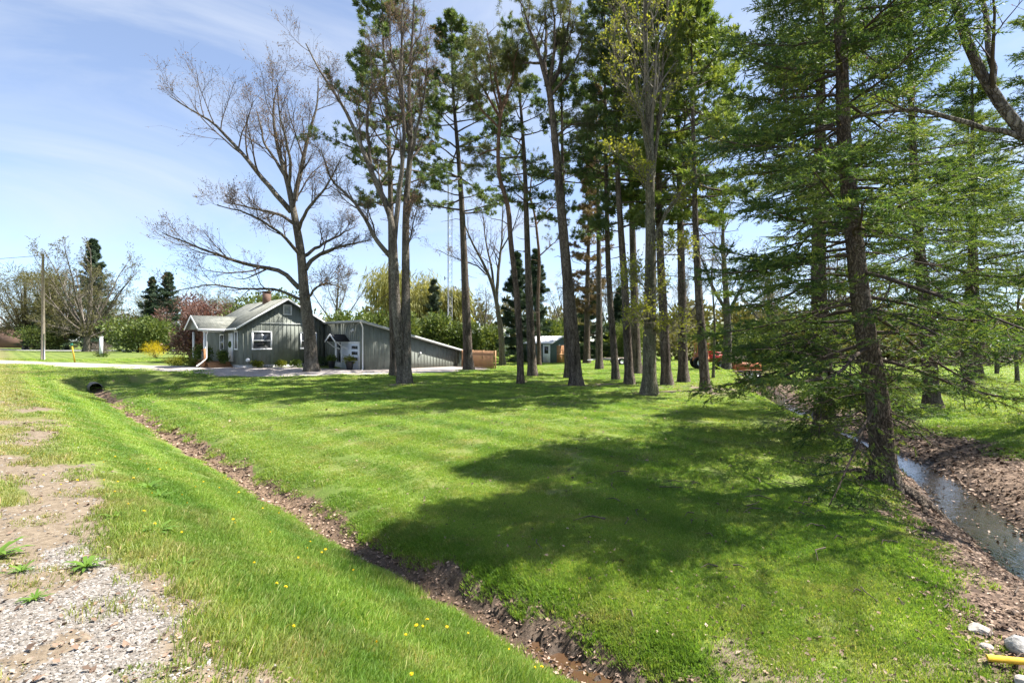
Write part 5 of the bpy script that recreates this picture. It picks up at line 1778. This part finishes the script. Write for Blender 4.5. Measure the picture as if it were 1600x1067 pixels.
Buf().box(-.17, .17, -.17, .17, 2.45, 2.55).build('cap', WHITE, wp)
g = np.random.default_rng(330); bf = Buf(); blob_crown(bf, g, [(0, 0, .18, .9, .6, .25)], 350, LEAF2, .16, shell=.2); tag(bf.build('planting', SHRUB_G, wp), kind='stuff')

# ------------------------------------------------------------------ culvert mouth
cux, cuy = 35.15 * RX + 3.6 * NX, 35.15 * RY + 3.6 * NY
cv = empty('culvert_pipe', (cux, cuy, -.62), math.atan2(RY, RX))
tag(cv, 'dark round culvert pipe opening at the end of the ditch', 'pipe')
b_ = Buf()
b_.tube([(-.35, 0, .26), (2.4, 0, .26)], .30, 18, False); b_.tube([(2.4, 0, .26), (-.35, 0, .26)], .265, 18, False)
ii = np.arange(18)
b_.q.append(np.stack([ii, (ii + 1) % 18, 54 + (9 - ii - 1) % 18, 54 + (9 - ii) % 18], 1))
b_.build('pipe', plain('corrugated_steel', (.16, .15, .14), .6, .2, 8, .4, .3), cv, True)

#@@BACKTREES
# ------------------------------------------------------------------ background planting behind the house
WOOD = 'trees behind the house and yard'
leafy_tree('willow_tree', 'yellow weeping willow behind the house wing', -15.5, 70.0, 12.8, 12.0, 13000, WILLOW, 401, .4, BARK_MAPLE, None, 22, .2, STRAND, 1.1, True)
leafy_tree('willow_tree', 'smaller yellow willow just right of the bigger willow', -9.0, 76.0, 12.0, 9.0, 9000, WILLOW, 402, .35, BARK_MAPLE, None, 16, .2, STRAND, 1.1, True)
far_conifer('spruce_tree', 'grey-green pointed spruce right of the yellow willow', -10.9, 68.0, 10.4, 6.0, 5200, BLUE_FIR, 411, .04)
hedge0 = bush('cedar_bush', 'bushy cedar behind the flat roof of the wing, nearest the gable', -15.2, 52.0, 5.0, 3.6, 5.3, 6500, CEDAR, 421, 'cedar bushes behind the house', size=.30, lobes=12)
for (x, y, s, sz, rz, lb) in ((-11.3, 51.5, .98, 1.0, 1.1, 'bushy cedar behind the white door side of the wing'), (-8.0, 53.5, 1.0, 1.02, 2.3, 'bushy cedar behind the twin-stemmed maple'),
                              (-4.9, 52.5, .85, .82, 3.0, 'bushy cedar behind the low end of the wing'), (-2.5, 55.0, .8, .78, 4.1, 'cedar behind the board fence'), (-20.0, 56.0, 1.05, 1.05, 5.0, 'cedar rising behind the gabled roof')):
    place_copy(hedge0, x, y, lb, rz, s, sz, group='cedar bushes behind the house')
fir0 = far_conifer('dark_fir', 'dense black-green fir left of the garden shed, behind the forked bare tree', .6, 52.0, 11.5, 6.0, 6500, DARK_FIR, 431, .02)
place_copy(fir0, 2.9, 60.0, 'dense black-green fir rising right behind the shed', 1.4, 1.1, 1.15)
place_copy(fir0, 8.9, 56.0, 'dense dark fir behind the browning conifer', 2.7, .9, .8)
place_copy(fir0, 13.2, 60.0, 'dense dark fir far back behind the reddish-brown pine trunk', 3.6, .9, .75)
q = lambda pts, a=0., b_=0.: rel(44, 785, 570, pts, a, b_)
fork = bare_tree('bare_tree', 'forked bare tree with a leaning pale trunk left of the shed', -.87, 44.01, [
    (q([(785, 573), (783, 520), (776, 470), (768, 440), (755, 410), (738, 380), (722, 340)], 0, -.5), .30, .04, True),
    (q([(776, 470), (779, 420), (783, 370), (786, 310)], 0, .6), .18, .03, False), (q([(772, 450), (768, 410), (760, 370), (752, 320)], 0, 1.2), .13, .03, False),
    (q([(764, 430), (745, 415), (715, 405), (690, 395)], 0, -1.5), .08, .02, False), (q([(783, 390), (800, 360), (815, 320)], 0, -1.2), .08, .02, False)],
    441, BARK_POPLAR, TWIG, BUD_RED, n=(8, 5, 4, 1), bud_size=.08)
bare0 = bare_tree('bare_tree', 'bare grey tree behind the roof ridge and chimney', -27.0, 75.0, [
    ([(0, 0, -.2), (.1, 0, 3), (-.1, .1, 6.5), (.2, 0, 10), (.1, .2, 13.5)], .32, .03, True),
    ([(.05, 0, 3), (1.2, .4, 5.5), (3.0, .8, 8.6), (4.2, 1, 10.5)], .14, .02, False), ([(0, 0, 3.4), (-1.4, -.3, 6), (-3.2, -.8, 8.8), (-4.0, -1, 11)], .14, .02, False),
    ([(-.1, 0, 4.2), (-.2, 1.6, 7), (-.5, 3.2, 10)], .12, .02, False), ([(0, 0, 4.6), (.5, -1.8, 7.2), (.8, -3.4, 9.8)], .12, .02, False),
    ([(0, 0, 6.5), (1.2, .3, 9), (1.8, .6, 12)], .09, .02, False), ([(0, 0, 7), (-1.3, .4, 9.4), (-1.9, .8, 12.4)], .09, .02, False), ([(0, 0, 2.6), (2.2, -.6, 4), (4.6, -1, 5.2)], .11, .02, False), ([(0, 0, 2.5), (-2.0, .6, 3.8), (-4.4, 1, 4.8)], .11, .02, False)],
    451, BARK_MAPLE, TWIG_GREY, OLIVE, n=(8, 6, 4, 1), bud_size=.13, len1=.36)
for (x, y, s, sz, rz, lb) in ((-4.5, 84.0, 1.0, .85, 1.0, 'bare tree far behind the lattice mast'), (9.5, 86.0, 1.1, 1.0, 2.0, 'bare tree far behind the browning conifer'), (17.5, 74.0, 1.1, .95, 3.3, 'bare tree far behind the pines next to the grey-barked tree'),
                              (24.5, 70.0, 1.1, 1.0, 4.2, 'bare tree far behind the red machine'), (33.0, 62.0, 1.0, .9, 5.5, 'bare tree far behind the biggest spruce'), (46.0, 66.0, 1.2, 1.0, .4, 'bare tree at the wood edge beyond the creek'),
                              (-22.0, 90.0, 1.2, 1.05, 2.9, 'bare tree far behind the flat wing roof'), (1.5, 96.0, 1.2, 1.1, 4.8, 'bare tree far behind the garden shed'), (61.0, 72.0, 1.2, 1.0, 1.7, 'last bare tree of the wood edge at the frame side'), (39.0, 58.0, 1.05, .95, 2.4, 'bare tree behind the trunk of the far-bank spruce'), (28.5, 54.0, .9, .8, .9, 'bare tree behind the low boughs of the big spruce'), (13.5, 68.0, 1.0, .9, 3.9, 'bare tree far behind the thin leaning pine')):
    place_copy(bare0, x, y, lb, rz, s, sz, group=WOOD)
# thin saplings at the creek side of the pines
sap = bare_tree('sapling', 'thin pale sapling just right of the pine closest to the creek', 12.0, 29.0, [([(0, 0, -.1), (.1, 0, 3), (-.1, 0, 6.5), (.2, 0, 9.5)], .085, .012, True), ([(0, 0, 4), (.6, .2, 6), (.9, .3, 8)], .03, .01, False), ([(0, 0, 5), (-.6, -.2, 7), (-.8, -.3, 8.8)], .03, .01, False)], 461, BARK_POPLAR, TWIG_GREY, OLIVE, n=(7, 4, 3, 0), bud_size=.11, minL=3.)
place_copy(sap, 16.9, 26.0, 'thin sapling on the far creek bank behind the second spruce', 2.0, 1.0, .9)
place_copy(sap, 26.5, 25.5, 'thin sapling beyond the creek near the frame side', 3.0, 1.1, .8)
thk = bare_tree('old_tree', 'thick dark trunk standing by the red machine', 16.6, 37.6, [([(0, 0, -.2), (.1, 0, 3), (0, .1, 6), (-.3, 0, 10), (-.2, .2, 14)], .36, .04, True), ([(0, 0, 4), (1.5, .4, 6.5), (2.6, .6, 9.5)], .15, .03, False), ([(0, 0, 4.5), (-1.5, -.4, 7), (-2.8, -.6, 10)], .15, .03, False), ([(0, 0, 5.5), (.4, 1.6, 8), (.6, 2.4, 11)], .12, .02, False)], 462, BARK_MAPLE, TWIG_DARK, OLIVE, n=(8, 6, 4, 1), bud_size=.1)
q = lambda pts: [(a, b_, c_) for a, b_, c_ in pts]
bare_tree('small_tree', 'small many-stemmed tree on the grass beyond the creek', 31.5, 31.6, [(q([(0, 0, -.1), (-.1, 0, 1.5), (-.5, .1, 3.2), (-.8, .2, 4.6)]), .09, .02, True), (q([(.05, 0, .1), (.3, 0, 1.6), (.5, .1, 3.4), (.9, .2, 4.8)]), .08, .015, False), (q([(0, .05, .1), (.05, .3, 1.6), (.1, .6, 3.2), (0, .8, 4.4)]), .07, .015, False)], 463, BARK_PINE, TWIG, SHRUB_G, n=(7, 5, 4, 0), bud_n=2, bud_size=.12, cat='tree')

# --- left: far garden trees
round0 = bare_tree('round_tree', 'large round-headed budding tree behind the yellow marker post', -80.0, 91.5, [
    ([(0, 0, -.2), (.1, 0, 2.2), (.4, 0, 5), (.6, .2, 10), (.4, .3, 16.5)], .55, .05, True)] +
    [([(0, 0, 2.2 + .25 * (i % 4)), (math.cos(a) * 2.4, math.sin(a) * 2.4, 5.0 + (i % 3)), (math.cos(a) * 5.2, math.sin(a) * 5.2, 9 + 2.0 * (i % 3)), (math.cos(a) * 7.2, math.sin(a) * 7.2, 11.0 + 2.6 * (i % 3))], .24, .03, False) for i, a in enumerate(np.arange(0, 6.28, .63))] +
    [([(0, 0, 2.0 + .1 * i), (math.cos(a) * 3, math.sin(a) * 3, 3.4), (math.cos(a) * 7.2, math.sin(a) * 7.2, 4.6)], .16, .03, False) for i, a in enumerate(np.arange(.3, 6.28, 1.05))],
    471, BARK_MAPLE, TWIG_GREY, OLIVE, n=(10, 7, 4, 0), bud_n=4, bud_size=.17, len1=.36)
round0.scale = (1.08, 1.08, 1.18)
place_copy(round0, -118.0, 118.0, 'wide bare tree at the far edge behind the utility pole', 2.2, 1.05, 1.05, group='bare garden trees across the side road')
place_copy(round0, -101.0, 118.0, 'bare tree between the utility pole and the round-headed tree', 4.0, .8, .85, group='bare garden trees across the side road')
place_copy(round0, -78.0, 122.0, 'bare tree showing behind the round-headed tree', 1.0, .85, .9, group='bare garden trees across the side road')
sp0 = far_conifer('spruce_tree', 'tall dark pointed spruce rising behind the round-headed tree', -93.0, 108.0, 24.5, 13.0, 11000, DARK_FIR, 481, .03, None, .58, .4)
place_copy(sp0, -106.0, 112.0, 'broad dark spruce behind the top of the utility pole', 2.1, 1.05, .68)
place_copy(sp0, -74.0, 100.0, 'dark spruce left of two beside the purple-leaved tree', 1.1, .68, .62)
place_copy(sp0, -68.6, 97.0, 'dark spruce right of two behind the purple-leaved tree', 3.1, .8, .64)
bud0 = leafy_tree('budding_tree', 'tall brownish budding tree just left of the round-headed tree', -97.0, 106.0, 19.0, 15.0, 9000, OLIVE, 483, .35, BARK_MAPLE, 'budding trees across the side road', 20, .1, STRAND, .8)
place_copy(bud0, -112.0, 112.0, 'brownish budding tree behind the utility pole', 1.9, 1.15, 1.05, group='budding trees across the side road')
place_copy(bud0, -78.0, 104.0, 'brownish budding tree right behind the round-headed tree', 4.1, .8, .72, group='budding trees across the side road')
place_copy(bud0, -57.0, 92.0, 'brownish budding tree behind the green bush near the porch', 3.0, .7, .6, group='budding trees across the side road')
far0 = bush('garden_bush', 'wide olive-green bush behind the yellow forsythia', -66.0, 86.0, 13, 6, 6.4, 6500, CEDAR, 491, size=.42, lobes=14, cat='bush')
place_copy(far0, -99.0, 104.0, 'wide low evergreen bush behind the foot of the utility pole', 1.3, .85, .85)
place_copy(far0, -47.0, 74.0, 'green bush between the forsythia and the purple-leaved tree', 2.6, .65, .9)
for (x, y, s, sz, rz, lb) in ((24.0, 47.0, .45, .75, .5, 'olive bush behind the wagon beyond the creek'), (31.0, 50.0, .5, .8, 1.7, 'olive bush behind the big spruce trunk at the back of the far lawn'), (40.0, 52.0, .5, .75, 3.9, 'olive bush behind the small many-stemmed tree'), (13.0, 55.0, .4, .7, 5.2, 'olive bush far back between the pine trunks and the trailer'), (5.5, 66.0, .5, .8, 2.2, 'olive bush far back right of the shed')):
    place_copy(far0, x, y, lb, rz, s, sz)
bush('forsythia', 'bright yellow flowering forsythia bush on the far lawn', -43.19, 58.92, 3.1, 2.0, 2.1, 2600, YELLOW_FL, 492, size=.20, lobes=8, tmpl=STRAND)
bush('bare_shrub', 'small greyish bare shrub left of the forsythia', -55.5, 66.0, 2.6, 2.0, 1.9, 1500, GREYTWIG, 493, size=.3, lobes=5, tmpl=STRAND)
leafy_tree('purple_tree', 'purple-leaved tree beside the porch', -30.4, 46.0, 6.5, 6.2, 7800, PURPLE, 494, .16, None, None, 22, .08, LEAF2, .21)
leafy_tree('green_tree', 'dark green leafy tree behind the porch roof', -26.5, 53.0, 7.6, 8.5, 7500, CEDAR, 495, .2, None, None, 18, .05, LEAF2, .3)
leafy_tree('purple_tree', 'second purple-leaved tree showing behind the porch roof', -36.0, 58.0, 8.2, 7.0, 5500, PURPLE, 496, .16, None, None, 16, .1, LEAF2, .26)

# far woods that read as one mass
def treeline(name, x0, y0, x1, y1, h, n, mat, seed, label, size=.9):
    g = np.random.default_rng(seed)
    L = math.hypot(x1 - x0, y1 - y0); m = int(L / 5)
    cs = []
    for i in range(m):
        t = (i + g.random()) / m
        hh = h * (.65 + .5 * g.random())
        s = 2.5 + 2.5 * g.random()
        cs.append((x0 + (x1 - x0) * t + g.normal(0, 2), y0 + (y1 - y0) * t + g.normal(0, 3), hh * .5, s, s, hh * .52))
    bf = Buf(); blob_crown(bf, g, cs, n, LEAF2, size, shell=.2)
    tag(bf.build(name, mat), label, kind='stuff')


treeline('far_woods', -190, 175, -62, 140, 11, 9000, GREYTWIG, 501, 'distant bare woods beyond the side road')
treeline('far_treeline', -62, 112, 60, 108, 10.5, 15000, OLIVE, 502, 'distant budding trees behind the yard', 1.1)
treeline('creek_woods', 22, 80, 130, 62, 8.5, 30000, OLIVE, 503, 'low brownish wood edge beyond the creek', .75)
treeline('back_brush', 4, 64, 52, 52, 4.8, 15000, CEDAR, 505, 'tangled olive brush behind the pine trunks', .5)
treeline('far_brush', 19, 54, 74, 38, 4.2, 14000, OLIVE, 506, 'olive brush and saplings behind the lawn beyond the creek', .5)
treeline('brush', 30, 47, 64, 40, 2.4, 8000, GREYTWIG, 504, 'low brown brush along the back of the far lawn', .45)

# ------------------------------------------------------------------ neighbours' buildings
nb = empty('neighbour_house', (-12.6, 71.0, .1), HROT)
tag(nb, 'grey gable of a neighbouring house showing over the cedars', 'house')
b_ = Buf(); b_.prism([(0, 0, -.1), (7.5, 0, -.1), (7.5, 0, 3.9), (3.75, 0, 6.1), (0, 0, 3.9)], (0, 10, 0)); b_.build('wall', plain('grey_siding', (.40, .42, .44), .8, .08, 4), nb)
b_ = Buf(); slab(b_, (-.5, -.4, 3.66), (3.75, -.4, 6.16), (3.75, 10.4, 6.16), (-.5, 10.4, 3.66), .12); slab(b_, (3.75, -.4, 6.16), (8.0, -.4, 3.66), (8.0, 10.4, 3.66), (3.75, 10.4, 6.16), .12); b_.build('roof', SHINGLE, nb)
wb = empty('white_building', (-9.5, 96.0, .1), 0)
tag(wb, 'long low white building far behind the board fence', 'building')
Buf().box(0, 9, 0, 7, -.1, 4.6).build('wall', WHITE, wb)
Buf().box(-.3, 9.3, -.3, 7.3, 4.6, 4.9).build('roof', METALROOF, wb)
wb2 = empty('white_building', (17.0, 92.0, .1), 0)
tag(wb2, 'low white building far behind the slim pines', 'building')
Buf().box(0, 10, 0, 7, -.1, 4.5).build('wall', WHITE, wb2)
Buf().box(-.3, 10.3, -.3, 7.3, 4.5, 4.8).build('roof', METALROOF, wb2)
bh = empty('brick_house', (-150.0, 137.0, .2), .3)
tag(bh, 'red brick house at the far edge beyond the side road', 'house')
b_ = Buf(); b_.prism([(0, 0, -.2), (13, 0, -.2), (13, 0, 3.2), (6.5, 0, 6.2), (0, 0, 3.2)], (0, 9, 0)); b_.build('wall', BRICK, bh)
b_ = Buf(); slab(b_, (-.5, -.4, 3.0), (6.5, -.4, 6.25), (6.5, 9.4, 6.25), (-.5, 9.4, 3.0), .15); slab(b_, (6.5, -.4, 6.25), (13.5, -.4, 3.0), (13.5, 9.4, 3.0), (6.5, 9.4, 6.25), .15); b_.build('roof', DARKROOF, bh)

# ------------------------------------------------------------------ machine and trailer behind the pines
RED = plain('red_paint', (.45, .025, .025), .4, .1, 4, .5)
ORANGE = plain('orange_paint', (.40, .14, .065), .45, .12, 4, .45)
RUBBER = plain('tyre_rubber', (.018, .018, .02), .8, .2, 9)


def wheel(parent, x, y, r_, w_, rimmat):
    t_ = Buf(); t_.tube([(x, y - w_ / 2, r_), (x, y - w_ / 2 + .02, r_), (x, y + w_ / 2 - .02, r_), (x, y + w_ / 2, r_)], [r_ * .86, r_, r_, r_ * .86], 18)
    o = t_.build('wheel', RUBBER, parent)
    Buf().tube([(x, y - w_ / 2 - .01, r_), (x, y + w_ / 2 + .01, r_)], r_ * .5, 12).build('rim', rimmat, o)


tr_ = empty('garden_tractor', (15.4, 38.6, H1(15.4, 38.6)), -.15)
tag(tr_, 'red and orange utility machine parked behind the pines by the creek', 'tractor')
b_ = Buf(); b_.box(.15, 1.35, -.32, .32, .55, 1.15); b_.prism([(.15, -.32, 1.153), (1.35, -.32, 1.153), (1.25, -.32, 1.32), (.15, -.32, 1.42)], (0, .64, 0)); b_.build('bonnet', RED, tr_)
b_ = Buf(); b_.box(-.95, .147, -.45, .45, .6, .95); b_.prism([(-.9, -.42, .953), (-.2, -.42, .953), (-.3, -.42, 1.05), (-.85, -.42, 1.3)], (0, .84, 0)); b_.build('body', ORANGE, tr_)
b_ = Buf(); b_.box(-.8, .1, -.6, .6, 1.95, 2.02)
for sx_ in (-.75, .05):
    for sy_ in (-.5, .5): b_.tube([(sx_, sy_, .9), (sx_, sy_, 1.95)], .03, 6)
b_.build('canopy', ORANGE, tr_)
Buf().box(-.62, -.25, -.22, .22, 1.06, 1.55).build('seat', RUBBER, tr_)
b_ = Buf(); b_.tube([(.02, 0, 1.2), (-.12, 0, 1.5)], .025, 6); b_.tube([(-.12 + .18 * math.cos(t / 10 * 6.283) * .3, .18 * math.sin(t / 10 * 6.283), 1.5 + .18 * math.cos(t / 10 * 6.283)) for t in range(11)], .018, 5); b_.build('steering_wheel', RUBBER, tr_)
for (a, b__, r_, w_) in ((-.6, -.62, .5, .3), (-.6, .62, .5, .3), (1.0, -.45, .32, .2), (1.0, .45, .32, .2)): wheel(tr_, a, b__, r_, w_, WHITE)
wg = empty('wagon', (18.2, 38.2, H1(18.2, 38.2)), .1)
tag(wg, 'orange-red wagon right of the thick dark trunk', 'wagon')
b_ = Buf(); b_.box(-1.1, 1.1, -.6, .6, .55, .62); b_.box(-1.1, -1.05, -.6, .6, .623, 1.15); b_.box(1.05, 1.1, -.6, .6, .623, 1.15); b_.box(-1.05, 1.05, -.6, -.55, .623, 1.15); b_.box(-1.05, 1.05, .55, .6, .623, 1.15); b_.build('tub', ORANGE, wg)
for a in (-.7, .7):
    for s in (-.68, .68): wheel(wg, a, s, .28, .14, GALV)
b_ = Buf(); b_.tube([(-1.1, 0, .5), (-1.9, 0, .35)], .03, 6); b_.build('drawbar', GALV, wg)
tl = empty('flat_trailer', (9.6, 45.5, H1(9.6, 45.5)), .2)
tag(tl, 'grey flat trailer loaded with timber behind the pine trunks', 'trailer')
b_ = Buf(); b_.box(-1.6, 1.6, -.8, .8, .48, .56); b_.tube([(-1.6, 0, .5), (-2.7, 0, .45)], .04, 6); b_.build('bed', GALV, tl)
for s in (-.92, .92): wheel(tl, .3, s, .33, .18, WHITE)
for i in range(7):
    o = Buf().box(-1.4, 1.4, -.06, .06, 0, .09).build('plank', POLEWOOD, tl); o.location = (RNG.normal(0, .12), -.6 + .2 * i, .563 + .0 * i); o.rotation_euler = (0, 0, RNG.normal(0, .02))

# garden stakes beyond the creek
stk_ = Buf().tube([(0, 0, -.2), (.01, 0, .6), (0, .01, 1.25)], [.045, .04, .035], 7).mesh('wooden_stake', POLEWOOD)
for (x, y, lb) in ((17.6, 29.5, 'weathered garden stake furthest left behind the creek bank'), (18.6, 29.3, 'weathered garden stake second from left behind the creek bank'), (20.2, 29.0, 'weathered garden stake next to the big spruce trunk'), (21.4, 28.6, 'weathered garden stake furthest right behind the creek bank')):
    o = link('wooden_stake', stk_); o.location = (x, y, H1(x, y)); o.rotation_euler = (RNG.normal(0, .05), RNG.normal(0, .05), 0)
    tag(o, lb, 'stake', 'garden stakes beyond the creek')

# ------------------------------------------------------------------ foreground details
def rock(name, label, x, y, s, mat, seed, rz, sink=.3, flat=.6):
    me = stone_mesh(seed, mat, name, 3, flat, .05)
    o = link(name, me); o.location = (x, y, H1(x, y) + s * flat * (.5 - sink)); o.scale = (s, s, s); o.rotation_euler = (.1, -.1, rz)
    for p_ in me.polygons: p_.use_smooth = False
    return tag(o, label, 'rock')


PALEROCK = plain('pale_limestone', (.34, .31, .275), .9, .5, 5, .2, 0, .8)
GREYROCK = plain('grey_granite', (.28, .27, .255), .9, .5, 9, .25, 0, .8)
rock('rock', 'white angular rock lying on the leaf-littered bank', 4.17, 4.33, .165, PALEROCK, 601, .5, .32, .5)
rock('rock', 'speckled grey boulder beside the yellow pole', 4.25, 4.02, .24, GREYROCK, 602, 1.4, .38, .8)
rock('rock', 'flat pale rock in front of the yellow pole', 3.95, 3.62, .26, PALEROCK, 603, 2.2, .38, .45)
rock('rock', 'small pale stone between the white rock and the yellow pole', 4.02, 4.12, .09, PALEROCK, 604, .2, .2, .5)
yp0 = np.array([3.84, 3.93]); yp1 = np.array([4.75, 3.55])
yo = Buf().tube([(*yp0, H1(*yp0) + .05), (*((yp0 + yp1) / 2), H1(*((yp0 + yp1) / 2)) + .07), (*yp1, H1(*yp1) + .05)], .026, 10).build('yellow_pole', YELLOWP, None, True)
tag(yo, 'yellow plastic pole lying on the leaves by the rocks', 'pole')
lg = Buf().tube([(10.2, 15.4, -.75), (10.9, 15.9, -.30), (11.7, 16.3, -.02), (12.5, 16.5, .02)], [.10, .09, .075, .05], 9).build('fallen_branch', BARK_PINE, None, True)
tag(lg, 'dark fallen branch lying on the far creek bank', 'branch')
lg = Buf().tube([(9.1, 6.9, -.90), (9.9, 7.5, -.86), (10.9, 7.9, -.72), (11.6, 7.7, -.5)], [.04, .06, .05, .03], 8).build('fallen_branch', BARK_PINE, None, True)
tag(lg, 'thin dark branch lying across the creek water', 'branch')

for i, (dx, dy, l_) in enumerate(((1.0, -.5, 1.5), (.8, -1.1, 1.6), (.3, -1.0, 1.1), (1.0, .3, 1.2), (-.9, -.6, .9), (-.6, .8, .8))):
    a = math.atan2(dy, dx); pts = []
    for t in np.linspace(0, 1, 9):
        xx = 6.53 + math.cos(a + .5 * math.sin(3 * t + i)) * (.15 + l_ * t); yy = 8.48 + math.sin(a + .5 * math.sin(3 * t + i)) * (.15 + l_ * t)
        pts.append((xx - 6.53, yy - 8.48, H1(xx, yy) - S1.location.z + .10 * (1 - t) ** 2 - .01))
    Buf().tube(pts, np.linspace(.095, .018, 9), 7).build('root', BARK_SPRUCE, S1, True)

# dandelions in flower on the near slope
DAND = plain('dandelion_yellow', (.75, .52, .01), .7, .12, 30)
STEMG = plain('dandelion_stem', (.16, .22, .06), .7, .1, 10)
def dandelion_mesh():
    b_ = Buf(); g = np.random.default_rng(610)
    for ring, (m, r_, z) in enumerate(((11, .021, .004), (9, .015, .009), (6, .008, .013))):
        for i in range(m):
            a = 6.283 * (i + .5 * ring) / m; w_ = .005
            c_, s_ = math.cos(a), math.sin(a)
            b_.add([(0, 0, z - .006), (c_ * r_ - s_ * w_, s_ * r_ + c_ * w_, z), (c_ * r_ + s_ * w_, s_ * r_ - c_ * w_, z)], None, [(0, 2, 1)])
    return b_.mesh('flower_head', DAND)
dm = dandelion_mesh()
ds = Buf().tube([(0, 0, -.07), (0, 0, -.002)], .0022, 4).mesh('stem', STEMG)
g = np.random.default_rng(620)
cnt = 0
while cnt < 62:
    u_ = 2.2 + g.random() * 9.0; v_ = 1.25 + g.random() * 2.0
    if cnt > 46: v_ = .2 + 1.0 * g.random(); u_ = 6 + 6 * g.random()
    if fbm(np.array([u_ * .8]), np.array([v_ * .8]), 2, 625)[0] < .44: continue
    x, y = u_ * RX + v_ * NX, u_ * RY + v_ * NY
    if y < 2 or abs(math.atan2(x, y)) > .85: continue
    r_ = empty('dandelion', (x, y, H1(x, y) + .075 + .03 * g.random()))
    r_.rotation_euler = (g.normal(0, .2) + .15, g.normal(0, .2), g.random() * 6.28)
    s = .42 + .42 * g.random(); r_.scale = (s, s, 1)
    if v_ > 1.2: tag(r_, 'yellow dandelion flower in the grass of the near ditch slope', 'dandelion', 'dandelions in flower on the near slope')
    else: tag(r_, 'yellow dandelion flower beside the bare dirt of the road verge', 'dandelion', 'dandelions in flower by the verge')
    link('flower_head', dm, r_); link('stem', ds, r_)
    cnt += 1

# leafy weed rosettes on the gravel
WEED = leaf_mat('weed_leaves', [(.07, .15, .02), (.12, .22, .03), (.18, .28, .05)], .35, None, .2)
def rosette(seed, n, ln):
    g = np.random.default_rng(seed); b_ = Buf()
    for i in range(n):
        a = 6.283 * (i + g.random() * .6) / n; L = ln * (.6 + .6 * g.random()); w_ = L * .085; up = .25 + .6 * g.random()
        c_, s_ = math.cos(a), math.sin(a)
        pts = [(0.0, 0.0, .35), (.35, up * .38, 1.0), (.75, up * .55, .9), (1.0, up * .42, .05)]
        V = []
        for (t, z, ww) in pts:
            V += [(c_ * t * L - s_ * w_ * ww, s_ * t * L + c_ * w_ * ww, z * L), (c_ * t * L + s_ * w_ * ww, s_ * t * L - c_ * w_ * ww, z * L)]
        b_.add(V, [(0, 1, 3, 2), (2, 3, 5, 4), (4, 5, 7, 6)], None, np.full(8, g.random()))
    return b_.mesh('weed_rosette', WEED)
ros = [rosette(640 + i, 13 + 3 * i, .12 + .02 * i) for i in range(3)]
for i, (x, y, s, k_, lb) in enumerate(((-4.43, 5.42, 1.15, 0, 'green weed rosette furthest back on the bare dirt'), (-3.72, 5.10, 1.25, 1, 'green weed rosette on the dirt just nearer than the furthest one'), (-3.66, 4.18, .95, 2, 'flat green weed in the middle of the white gravel'),
                                       (-4.05, 4.02, .9, 0, 'paler weed left of the flat one on the gravel'), (-3.55, 3.62, .7, 1, 'small weed lower down on the gravel'), (-4.55, 4.28, 1.4, 2, 'broad weed at the gravel edge by the frame'),
                                       (-4.25, 3.78, 1.4, 1, 'large weed nearest the frame edge on the gravel'), (-2.9, 4.3, .9, 0, 'weed where the gravel meets the grass'), (-5.3, 7.1, 1.3, 2, 'big leafy weed at the top of the dirt patch'), (-4.9, 6.75, 1.2, 1, 'leafy weed next to the big one at the dirt patch'))):
    o = link('weed', ros[k_]); o.location = (x, y, H1(x, y) + .005); o.scale = (s, s, s); o.rotation_euler = (0, 0, i * 1.3)
    tag(o, lb, 'weed', 'weeds on the road verge')

# broken twigs and cones lying under the pines
g = np.random.default_rng(700)
n = 420
ang_ = g.random(n) * 6.283
x = np.where(g.random(n) < .6, 5.5 + g.normal(0, 4.5, n), 6.0 + g.normal(0, 3.0, n)); y = np.where(x > 5.0, 21 + g.normal(0, 4.5, n), 22 + g.normal(0, 5, n))
nr = g.random(n) < .3
x = np.where(nr, 4.5 + g.normal(0, 1.6, n), x); y = np.where(nr, 7.5 + g.normal(0, 2.0, n), y)
ln_ = .08 + .4 * g.random(n) ** 2.5
z = height(x, y) + .035
TP = np.stack([np.stack([x, y, z], 1), np.stack([x + .5 * ln_ * np.cos(ang_), y + .5 * ln_ * np.sin(ang_), z + .02], 1), np.stack([x + ln_ * np.cos(ang_ + .3), y + ln_ * np.sin(ang_ + .3), z - .01], 1)], 1)
b_ = Buf(); add_tubes(b_, TP, np.repeat(np.array([[.009, .007, .004]]), n, 0), 4)
tag(b_.build('fallen_twigs', TWIG, None), 'broken twigs lying in the grass under the trees', kind='stuff')
